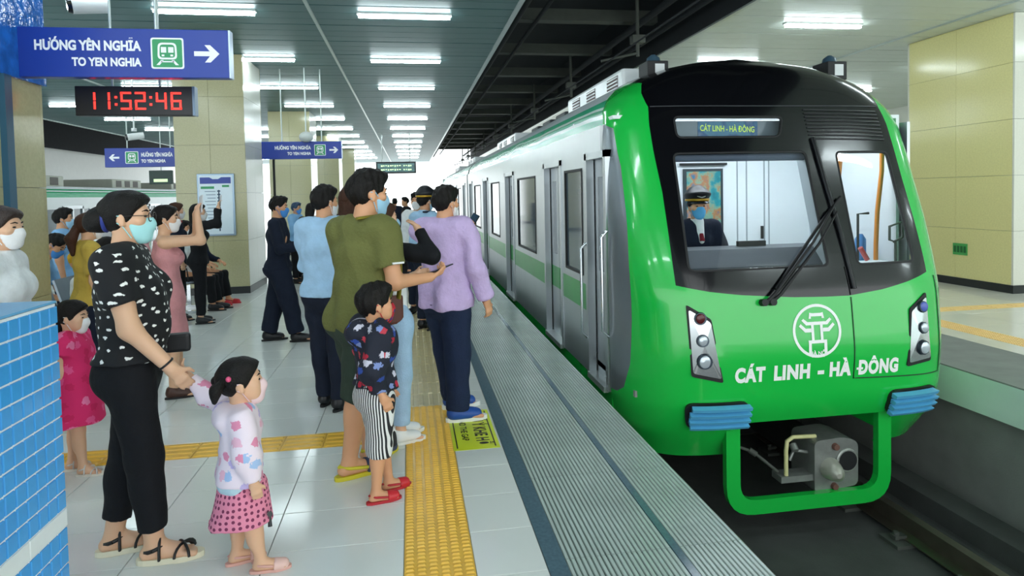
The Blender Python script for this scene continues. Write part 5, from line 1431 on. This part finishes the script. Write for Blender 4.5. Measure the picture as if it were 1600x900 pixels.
# 1 --- woman in the patterned black top
def p_woman_black():
    f = Fig(1.63, 'woman', lean=-.02, yaw_head=-4, wide=1.14, belly=.015, armR=dict(u=(.10, .22, -1), f=(-.05, .62, -.78), h=(-.10, .55, -.8), n=(-1, 0, 0), curl=22), armL=dict(u=(.06, .0, -1), f=(.0, .15, -1)), feet={'R': (.075, .07), 'L': (-.075, -.12)}, toe=(4, 6))
    r = add_person('woman in black patterned top, black trousers and glasses holding a toddler\'s hand', (-1.225, 3.03), 10, f, NEAR, M_skin_f, ('bun', None), mat('mask_teal', '#a9e0e2', .7, var=.06))
    top(r, f, node_mat('black_bow_print', tee_pattern, .85), .007, .30, .90, .026, sl_loose=.03, fold=.005, seed=11)
    bottoms(r, f, F_black, .007, .90, .010, .016, fold=.003)
    shoes(r, f, 'sandal', mat('strap_black', '#141416', .5), mat('sandal_sole', '#e6dfc4', .6), .006)
    g = MB()
    for m in (-1, 1):
        c = [f.hp(m*.034+.026*math.cos(t), .098, .004+.02*math.sin(t)) for t in np.linspace(0, 2*pi, 17)[:-1]]; g.tube(c, .0022, 6, closed=True)
        g.tube([f.hp(m*.060, .096, .010), f.hp(m*.078, .05, .012), f.hp(m*.082, -.005, .010)], .002, 6)
    g.tube([f.hp(-.010, .100, .010), f.hp(.010, .100, .010)], .002, 6)
    ob('glasses', g, mat('glasses_frame', '#2a2320', .4), r)
    ob('mask_flap', MB().sphere(tuple(f.hp(0, .098, -.035)), .001, 6, 4), M_mask_w, r) if False else None
    ob('hair_tie', MB().tube([f.hp(.05*math.cos(t), -.088, .002+.055*math.sin(t)) for t in np.linspace(0, 2*pi, 17)[:-1]], .010, 6, closed=True), mat('tie_blue', '#2b3a8c', .6), r)
    el, wr, d = f.arm['R']
    q = _unit(np.cross(d, A3(0, 0, 1))); e2 = np.cross(d, q)
    ob('bracelet', MB().tube([tuple(wr-d*.03+.030*(math.cos(t)*q+math.sin(t)*e2)) for t in np.linspace(0, 2*pi, 15)[:-1]], .005, 6, closed=True), Sh_black, r)
    c = to_world(r, A3(-.20, .15, .92)); h = root('handbag', 'small black shoulder bag at the front of the black-clad woman', 'bag', c, r.rotation_euler.z)
    ob('bag_body', MB().bbox((-.025, -.055, -.06), (.025, .055, .03), .016), mat('bag_black', '#15151a', .5), h); ob('bag_strap', MB().tube([(0, -.05, .05), (.05, -.10, .25), (.08, -.12, .40)], .008, 6), _M['bag_black'], h)
p_woman_black()
# 2 --- toddler
def p_toddler():
    f = Fig(.91, 'toddler', yaw_head=-14, pitch_head=4, twist=14, armR=dict(u=(.28, .02, -1), f=(.05, .22, -1), n=(-1, 0, 0), curl=30), armL=dict(u=(.5, -.55, .30), f=(.0, -.60, .75), h=(0, -.5, .85), n=(0, 1, 0)), feet={'R': (.055, .06), 'L': (-.055, -.035)}, toe=(8, 8))
    r = add_person('toddler in pale pink hooded jacket and dotted pink skirt holding a hand', (-.735, 2.84), 14, f, .005, M_skin_f, ('tails', None), M_mask_p)
    jk = fabric('x', '#f0dbe8') if False else node_mat('pink_print', blot_pattern('#f1dfea', ['#efb9cf', '#c9b6e4', '#a9c3ea', '#f1dfea', '#f1dfea', '#e58fae'], 15), .8)
    def hood(F): F.ell(f.neck+A3(0, -.055, -.03), (.085, .05, .06), None, .03)
    top(r, f, jk, .006, .96, .40, .022, name='jacket', sl_loose=.024, cuff=.012, fold=.006, extra=hood, seed=4)
    F = Field(); f.torso(F, .017); F.cut(A3(0, 0, .425), A3(0, 0, 1)); F.cut(A3(0, 0, .365), A3(0, 0, -1)); ob('undershirt', F.mesh(.006, 'undershirt', .003, 3), fabric('cloth_mint', '#bcd8e4'), r)
    skirt(r, f, node_mat('pink_dots', dots_pattern('#e58aa4', '#7a2f52', 42, .27), .85), .006, .225, .155, zt=.40, top_r=.105, flat=.85, fold=.010)
    c = f.pel+A3(.08, .10, -.16); ob('bow', MB().tube([c+A3(-.03, 0, .012), c, c+A3(.03, 0, .012)], [.012, .005, .012], 6).tube([c, c+A3(.012, .0, -.05)], [.006, .010], 6), Sh_black, r)
    shoes(r, f, 'croc', mat('clog_pink', '#e9bfb4', .5), mat('clog_pink_sole', '#e2ad9f', .5), .005)
    for m in (-1, 1): ob('hair_clip', MB().sphere(tuple(f.hp(m*.078, -.055, .045)), .012, 8, 6), mat('clip_pink', '#e2557f', .3), r)
p_toddler()
# 3 --- girl in the red dress
def p_girl():
    f = Fig(1.02, 'child', yaw_head=-5, pitch_head=-6, armR=dict(u=(.12, -.05, -1), f=(-.1, .3, -1)), feet={'R': (.05, .05), 'L': (-.05, -.05)})
    r = add_person('small girl in bright pink lace dress and white mask behind the parapet', (-1.96, 4.05), 4, f, .007, M_skin_f, ('low', None), M_mask_w)
    m = node_mat('pink_lace', blot_pattern('#e5286a', ['#f0568f', '#d81e5c', '#f27aa6'], 14), .85)
    F = Field(); f.torso(F, .02); f.armf(F, .03, .22, .04, cap=True); F.cone(f.chest, A3(0, 0, .31), .125, .185, .03, A3(1, 0, 0), .85, cap=True)
    F.cut(A3(0, 0, .31), A3(0, 0, -1)); ob('dress', F.mesh(.008, 'dress', .007, 8, 26), m, r)
    shoes(r, f, 'sandal', mat('strap_silver', '#d7d3cf', .4, .3), mat('sandal_white', '#e5ddd0', .6), .006)
p_girl()
# 4 --- woman in pink dress taking a photo
def p_pink():
    up = dict(u=(.15, 1, .02), f=(-.45, -.05, 1), h=(-.35, .1, 1), n=(-.3, 1, 0), curl=30)
    f = Fig(1.55, 'woman', lean=-.03, yaw_head=-8, armR=up, armL=up, feet={'R': (.07, .0), 'L': (-.07, .05)})
    r = add_person('woman in sleeveless dusty pink dress raising a phone to take a photo', (-1.93, 5.5), 22, f, .008, M_skin_f, ('bun', None), M_mask_w)
    m = fabric('dusty_pink', '#d9969a', bs=70)
    F = Field(); f.torso(F, .012); F.cone(f.pel+A3(0, -.01, .02), A3(0, 0, .42), .155, .165, .05, A3(1, 0, 0), .78, cap=True)
    for q in 'RL': F.cone(f.sh[q]*.8+f.sh['L' if q == 'R' else 'R']*.2, f.chest+f.shx*(.07 if q == 'R' else -.07), .03, .06, .02)
    F.cut(A3(0, 0, .42), A3(0, 0, -1)); F.cut(f.neck+A3(0, 0, -.035), A3(0, 0, 1)); ob('dress', F.mesh(.009, 'dress', .004, 2), m, r)
    shoes(r, f, 'dress', mat('shoe_brown', '#4b2c22', .4), Sole_b)
    phone_in_hand(r, f, 'R', 'phone raised by the woman in the pink dress', mat('phone_white', '#d8d8dc', .3))
p_pink()
# 5 --- man in navy
def p_navy():
    f = Fig(1.60, 'adult', yaw_head=-4, pitch_head=-4, wide=1.08, armR=HOLD, armL=HOLD, feet={'R': (.07, .17), 'L': (-.07, -.15)}, toe=(2, 12))
    r = add_person('man in all dark navy clothes and blue mask looking at his phone', (-1.44, 7.37), 2, f, MID, M_skin, ('short', None), mat('mask_strong_blue', '#4a93e0', .7))
    top(r, f, F_navy, MID, .95, .80, .016, name='jacket', collar=.01, fold=.005); bottoms(r, f, F_navy, MID, .97, .030, .045); shoes(r, f, 'dress', Sh_black, Sole_b, .008)
    phone_in_hand(r, f, 'R', 'dark phone in the hands of the navy-clad man')
    c = to_world(r, A3(.0, .34, .60)); b = root('handbag', 'soft black bag hanging in front of the navy-clad man', 'bag', c, r.rotation_euler.z)
    ob('bag_body', MB().bbox((-.06, -.11, -.12), (.06, .11, .14), .03), mat('bag_black', '#15151a', .5), b); ob('bag_strap', MB().tube([(0, -.08, .13), (0, -.02, .36), (0, .04, .36), (0, .08, .13)], .010, 6), _M['bag_black'], b)
p_navy()
# 6 --- man in light blue shirt
def p_lblue():
    f = Fig(1.665, 'adult', yaw_head=-22, wide=1.0, armR=dict(u=(.06, .25, -1), f=(-.35, .9, .0)), armL=dict(u=(.1, .2, -1), f=(-.3, .9, .1)), feet={'R': (.085, .0), 'L': (-.085, .08)})
    r = add_person('man in light blue shirt and dark trousers seen from behind', (-.63, 4.9), 64, f, .008, M_skin, ('crop', None), M_mask_w)
    top(r, f, F_lblue, .008, .95, .86, .030, collar=.02, fold=.006, seed=6); bottoms(r, f, F_navy, .008, 1.0, .016, .028); shoes(r, f, 'dress', Sh_black, Sole_b, .008)
p_lblue()
# 7 --- man in olive T-shirt
def p_olive():
    f = Fig(1.70, 'adult', yaw_head=-22, pitch_head=-3, wide=1.10, belly=.02, twist=14, lean=.11, hscale=1.13, armR=dict(u=(.16, .12, -1), f=(-.12, 1, .0), h=(-.1, 1, .22), n=(-.2, -.2, 1), curl=42), armL=dict(u=(.15, .4, -1), f=(-.3, 1, -.2)), feet={'R': (.06, -.11), 'L': (-.07, .09)}, toe=(4, 12))
    r = add_person('man in olive green T-shirt and dark shorts holding a phone', (-.315, 3.77), 32, f, NEAR, M_skin, ('short', None), M_mask_lb)
    top(r, f, fabric('olive', '#6c6e3e', bs=60), .007, .34, .83, .027, sl_loose=.034, fold=.006, seed=7); bottoms(r, f, fabric('dark_olive', '#37443a'), .007, .56, .022, .040, 'shorts')
    shoes(r, f, 'croc', mat('clog_navy', '#33405e', .5), mat('clog_yellow', '#d3c62f', .5))
    phone_in_hand(r, f, 'R', 'black phone in the hand of the olive-shirted man')
    e = f.sh['R']+(f.arm['R'][0]-f.sh['R'])*.62
    ob('sleeve_print', MB().box(tuple(e+A3(.074, -.035, .0)), tuple(e+A3(.086, .035, .010))), F_white, r)
    s = root('shoulder_strap', 'olive cloth strap over the chest of the olive-shirted man', 'strap', to_world(r, A3(0, 0, 1.1)), r.rotation_euler.z)
    pts = [A3(.085, -.03, .36), A3(.10, .06, .37), A3(.125, .165, .28), A3(.125, .215, .15), A3(.11, .225, .0), A3(.10, .215, -.12)]
    b = MB(); b.tube(pts, .026, 8, flat=.35); ob('band', b, fabric('strap_olive', '#8a7f2f'), s)
p_olive()
# 8 --- boy
def p_boy():
    f = Fig(1.13, 'child', yaw_head=-8, pitch_head=2, twist=8, armR=dict(u=(.18, -.45, -1), f=(.02, .40, -.9), n=(-1, 0, 0), curl=40), armL=dict(u=(.1, .2, -1), f=(-.2, .6, -1)), feet={'R': (.05, -.03), 'L': (-.05, .07)}, toe=(4, 8))
    r = add_person('boy in dark printed jacket, striped shorts and red clogs', (-.20, 3.38), 20, f, NEAR, M_skin, ('mop', None), node_mat('mask_red_print', blot_pattern('#c02133', ['#1a1a24', '#e84a4a', '#2c3c7a'], 30), .7))
    def hood(F): F.ell(f.neck+A3(0, -.07, -.03), (.10, .06, .07), None, .03)
    top(r, f, node_mat('navy_print', blot_pattern('#161b2c', ['#b3213a', '#2b4aa0', '#161b2c', '#7d8fc4', '#161b2c', '#c9c7d6', '#c03a4a'], 19), .8), .007, .95, .60, .032, name='jacket', sl_loose=.038, cuff=.018, fold=.008, extra=hood, seed=9)
    F = Field(); f.torso(F, .018); F.cut(A3(0, 0, .62), A3(0, 0, 1)); F.cut(A3(0, 0, .545), A3(0, 0, -1)); ob('undershirt', F.mesh(.007, 'undershirt', .003, 3), fabric('cloth_green', '#7fb793'), r)
    bottoms(r, f, node_mat('bw_stripes', stripe_pattern('#e9e9e8', '#23242a', 52, 52, .5), .85), .007, .62, .024, .032, 'shorts', fold=.004)
    shoes(r, f, 'croc', mat('clog_red', '#cc2a33', .45), mat('clog_red_sole', '#b92630', .5), .006)
p_boy()
# 9 --- man in lilac shirt
def p_lilac():
    f = Fig(1.64, 'adult', yaw_head=-26, wide=1.10, twist=22, belly=.02, armR=dict(u=(.30, -.02, -1), f=(.10, .30, -1), n=(-1, 0, 0), curl=35), armL=dict(u=(.1, .6, -1), f=(-.62, .75, 1.1), to=(-.07, .30, 1.28), h=(-.35, .45, .85), n=(.0, -1, .3), curl=40), feet={'R': (.13, -.05), 'L': (-.09, .13)}, toe=(36, -30))
    r = add_person('man in lilac long-sleeved shirt and dark jeans standing at the platform edge', (.24, 4.56), 42, f, .007, M_skin, ('crop', None), M_mask_w)
    top(r, f, fabric('lilac', '#cbb3de', bs=50), .007, .93, .79, .036, sl_loose=.026, collar=.02, fold=.008, seed=12); bottoms(r, f, F_jean, .007, 1.0, .020, .038, fold=.004); shoes(r, f, 'sneaker', mat('shoe_blue', '#1f4e9e', .5), Sole_w)
    phone_in_hand(r, f, 'L', 'phone held up in front of the man in lilac')
p_lilac()
# 10 --- woman in black top and pale jeans behind the olive man
def p_jeans():
    f = Fig(1.55, 'woman', yaw_head=-10, lean=-.11, armR=dict(u=(.75, .85, -.18), f=(-.80, -.10, .85), h=(-.8, .0, .4), n=(-.4, -.6, -.5), curl=20), armL=dict(u=(.1, .2, -1), f=(-.3, .8, .2)), feet={'R': (.06, .0), 'L': (-.07, .06)}, toe=(2, 4))
    r = add_person('woman in black top and pale jeans shading her eyes behind the olive-shirted man', (-.12, 4.15), 24, f, .008, M_skin_f, ('long', M_hair_b), M_mask_lb)
    top(r, f, F_black, .008, .95, 1.02, .014, cuff=.012, fold=.004)
    F = Field(); f.torso(F, .012); F.cut(A3(0, 0, 1.03), A3(0, 0, 1)); F.cut(A3(0, 0, .80), A3(0, 0, -1)); ob('undershirt', F.mesh(.008, 'undershirt', .003, 3), F_white, r)
    bottoms(r, f, F_ljean, .008, .93, .014, .022); shoes(r, f, 'sneaker', Sh_white, Sole_w)
    c = Vector((-.105, 4.0, .91)); b = root('handbag', 'brown leather bag at the hip of the woman in pale jeans', 'bag', c, r.rotation_euler.z)
    ob('bag_body', MB().bbox((-.02, -.05, -.12), (.02, .05, .06), .018), mat('leather_brown', '#5a2a1e', .5), b); ob('bag_strap', MB().tube([(0, -.02, .05), (-.01, -.03, .25), (-.05, -.02, .42)], .012, 6, flat=.5), _M['leather_brown'], b)
p_jeans()
# 11 --- far left woman in white
def p_whitew():
    f = Fig(1.57, 'woman', yaw_head=-6, wide=1.05)
    r = add_person('woman in white shirt with long brown ponytail at the left edge', (-2.12, 3.72), 2, f, .008, M_skin_f, ('low', mat('hair_dark_brown', '#2c1b14', .45, var=.25, vscale=50, bump=.5, bscale=160)), M_mask_w)
    top(r, f, F_white, .008, .45, .78, .02, collar=.01, fold=.0025); bottoms(r, f, F_black, .009); shoes(r, f, 'dress', Sh_black, Sole_b, .009)
p_whitew()
# 12 --- generic standers
def stander(label, loc, face, H, kind, tops, bots, hair, mask, sleeve=.95, armR=None, armL=None, vox=MID, cap=None, skin=None, shoe=None, hem=None, sit=None, feet=None, lean=0., pitch=0, yaw=0, dress=False):
    f = Fig(H, kind, yaw_head=yaw, pitch_head=pitch, lean=lean, armR=armR, armL=armL, sit=sit, feet=feet)
    r = add_person(label, loc, face, f, vox, skin or (M_skin_f if kind == 'woman' else M_skin), hair, mask, eyes=vox < .012)
    top(r, f, tops, vox, sleeve, hem, .018, collar=.012 if sleeve > .5 and kind == 'adult' else 0, fold=.005, seed=len(label))
    bottoms(r, f, bots, vox, .95, .016, .022); shoes(r, f, *(shoe or ('dress', Sh_black, Sole_b)), vox=max(vox, .009))
    return r, f
def peaked_cap(r, f, name='cap'):
    F = Field(); R_ = f.Rh; q = f.hs
    F.cone(f.hp(0, -.012, .055), f.hp(0, -.008, .095), .099*q, .108*q, .01, capa=True); F.ell(f.hp(0, .004, .112), A3(.122, .132, .036)*q, R_@rotm(0, 8), .03)
    c = ob(name, F.mesh(.008, 'cap'), mat('cap_black', '#15161c', .5), r)
    b = MB()
    b.tube([f.hp(.103*math.cos(t), -.012+.108*math.sin(t), .066) for t in np.linspace(0, 2*pi, 33)[:-1]], .008*q, 6, closed=True, flat=1.6); ob('cap_band', b, mat('cap_gold', '#c79a2c', .35, .5), c)
    v = MB(); n = 13; ts = np.linspace(.18*pi, .82*pi, n)
    v.add([f.hp(.098*math.cos(t), -.012+.105*math.sin(t), .058) for t in ts]+[f.hp(.105*math.cos(t), -.012+.165*math.sin(t), .036+.0*t) for t in ts]+[f.hp(.098*math.cos(t), -.012+.105*math.sin(t), .050) for t in ts]+[f.hp(.105*math.cos(t), -.012+.163*math.sin(t), .030) for t in ts],
          [(i, i+1, n+i+1, n+i) for i in range(n-1)]+[(2*n+i, 3*n+i, 3*n+i+1, 2*n+i+1) for i in range(n-1)]+[(n+i, n+i+1, 3*n+i+1, 3*n+i) for i in range(n-1)], True); ob('cap_peak', v, mat('cap_peak', '#101116', .2), c)
    w = MB()
    for m in (-1, 1): w.tube([f.hp(0, .118, .088), f.hp(m*.022, .113, .094), f.hp(m*.040, .104, .10)], [.006*q, .005*q, .002*q], 6)
    ob('cap_badge', w, mat('cap_silver', '#d9d9cf', .3, .4), c)
r, f = stander('uniformed man in peaked cap and pale blue shirt beyond the lilac man', (.17, 7.6), 38, 1.63, 'adult', F_lblue, F_navy, ('crop', None), M_mask_lb, armR=dict(u=(.1, .1, -1), f=(-.1, .7, -.4)))
peaked_cap(r, f)
ob('shoulder_board', MB().bbox((.07, -.09, f.sh['R'][2]+.055), (.13, .06, f.sh['R'][2]+.075), .006), F_navy, r)
stander('man in white shirt facing the camera behind the uniformed man', (.10, 8.7), 250, 1.62, 'adult', F_white, F_navy, ('short', None), M_mask_w)
stander('dark-haired person behind the man in light blue shirt', (-.52, 5.75), 70, 1.68, 'woman', F_black, F_black, ('long', M_hair_b), M_mask_w)
stander('man in blue shirt and blue mask deep in the platform', (-2.1, 12.4), -20, 1.50, 'adult', F_sky, F_black, ('short', mat('hair_bluish', '#26415f', .4)), mat('mask_strong_blue', '#4a93e0', .7), armR=HOLD)
stander('woman with long dark hair in brown top and black trousers deep in the platform', (-1.62, 10.95), 80, 1.50, 'woman', fabric('brown_top', '#4a4236'), F_black, ('long', None), None)
stander('farthest person in black in the middle of the platform', (-.10, 16), 200, 1.55, 'adult', F_black, F_black, ('short', None), None, vox=FAR)
stander('distant person in dark blue near the display board', (-.42, 18.5), 90, 1.52, 'adult', F_navy, F_navy, ('short', None), None, vox=FAR)
stander('man in pale blue polo shirt near the opposite train', (-3.72, 7.6), 18, 1.52, 'adult', F_sky, F_navy, ('short', None), M_mask_lb, sleeve=.36)
stander('woman in mustard top with ponytail behind the black-clad woman', (-2.56, 5.6), 40, 1.50, 'woman', fabric('mustard', '#c9ab4e'), F_navy, ('pony', M_hair_b), M_mask_w, sleeve=.4)
UP = dict(u=(.25, .8, .1), f=(-.35, .1, 1), n=(-.3, 1, 0), curl=35)
r, f = stander('brown-haired person in navy top behind the pink dress', (-3.05, 9.0), 30, 1.56, 'woman', F_navy, F_black, ('bob', M_hair_b), M_mask_w)
ob('scarf', MB().tube([f.neck+.075*A3(math.cos(t), math.sin(t), -.1) for t in np.linspace(0, 2*pi, 15)[:-1]], .024, 8, closed=True), fabric('scarf_red', '#9c2b30'), r)
r, f = stander('dark-haired woman in black raising a phone beside the line map', (-2.70, 8.75), 15, 1.54, 'woman', F_black, F_black, ('bob', None), M_mask_w, armR=UP, armL=UP)
phone_in_hand(r, f, 'R', 'white phone raised by the dark-haired woman in black', mat('phone_white', '#d8d8dc', .3))
stander('woman in pale pink top near the opposite train', (-3.70, 9.5), 60, 1.44, 'woman', fabric('pale_pink', '#d9a3a6'), F_jean, ('bob', None), None)
# seated people (facing the track)
SF = {'R': (.08, .40), 'L': (-.08, .44)}
REST = dict(u=(.1, .35, -1), f=(-.25, 1, -.35), n=(0, 0, -1), curl=30)
stander('seated man in white T-shirt and black trousers beside the pillar', (-3.22, 9.75), 0, 1.62, 'adult', F_white, F_black, ('short', None), M_mask_w, sleeve=.36, armR=REST, armL=REST, sit=.52, feet=SF)
stander('seated man in dark jacket and blue mask nearest the line map', (-3.22, 10.31), -12, 1.60, 'adult', F_navy, F_black, ('short', None), mat('mask_strong_blue', '#4a93e0', .7), armR=REST, armL=REST, sit=.52, feet=SF, shoe=('croc', mat('clog_red', '#cc2a33', .45), mat('clog_red_sole', '#b92630', .5)))
stander('seated woman in grey top and blue mask behind the pink dress', (-2.97, 6.85), 8, 1.52, 'woman', fabric('pale_grey', '#b9bdb9'), F_jean, ('low', None), M_mask_b, sleeve=.7, armR=REST, armL=REST, sit=.52, feet=SF)
r, f = stander('seated child in a yellow knitted cap behind the black-clad woman', (-2.93, 6.29), 20, 1.30, 'child', F_white, F_jean, None, M_mask_w, armR=REST, armL=REST, sit=.50, feet={'R': (.06, .32, .06), 'L': (-.06, .32, .06)})
F = Field(); F.ell(f.hp(0, -.012, .045), A3(.088, .106, .096)*f.hs, f.Rh, .01); F.cut(f.hp(0, .0, .015), f.Rh@A3(0, .1, -1)); ob('cap', F.mesh(.009, 'cap', .003, 2, 90), mat('knit_yellow', '#d8a91f', .8, bump=.6, bscale=60), r)
stander('seated man in blue shirt bending forward over his phone', (-3.95, 6.9), 0, 1.60, 'adult', F_sky, F_navy, ('short', None), mat('mask_strong_blue', '#4a93e0', .7), sleeve=.4, armR=REST, armL=REST, sit=.52, feet=SF, lean=.75, pitch=-35)
# driver in the cab
def p_driver():
    f = Fig(1.66, 'adult', sit=.62, feet={'R': (.08, .36, .1), 'L': (-.08, .36, .1)}, armR=dict(u=(.2, .35, -1), f=(-.1, 1, .05), n=(0, 0, -1)), armL=dict(u=(.2, .35, -1), f=(-.1, 1, .05), n=(0, 0, -1)))
    dz = 1.555-(f.hc[2]+.13*f.hs)
    r = add_person('train driver in peaked cap, dark suit and blue mask behind the windscreen', (2.56, 5.45, dz), -95, f, .007, M_skin, ('crop', None), M_mask_b)
    top(r, f, F_navy, .008, .95, None, .022, name='jacket', fold=.004)
    F = Field(); F.cone(f.neck+A3(0, .05, .0), f.chest+A3(0, .105, .02), .05, .03, .02); F.cone(f.neck-A3(0, 0, .03), f.neck+A3(0, .012, .03), .066, .062, .01, cap=True); ob('shirt', F.mesh(.007, 'shirt'), F_white, r)
    ob('tie', MB().tube([f.neck+A3(0, .085, -.01), f.neck+A3(0, .115, -.08), f.chest+A3(0, .135, .02)], [.014, .018, .024], 8, flat=.4), fabric('tie_red', '#7c1f2c'), r)
    bottoms(r, f, F_navy, .009); peaked_cap(r, f)
    st = root('driver_seat', 'dark seat under the train driver', 'seat', (2.56, 5.6, 0.0)); ob('cushion', MB().bbox((-.24, -.25, dz+.36), (.24, .25, dz+.48), .03), M_black, st); ob('backrest', MB().bbox((-.22, .2, dz+.48), (.22, .28, dz+.80), .03), M_black, st); ob('pedestal', MB().cyl((0, 0, 0.0), (0, 0, dz+.36), .07, 12), M_black, st)
p_driver()
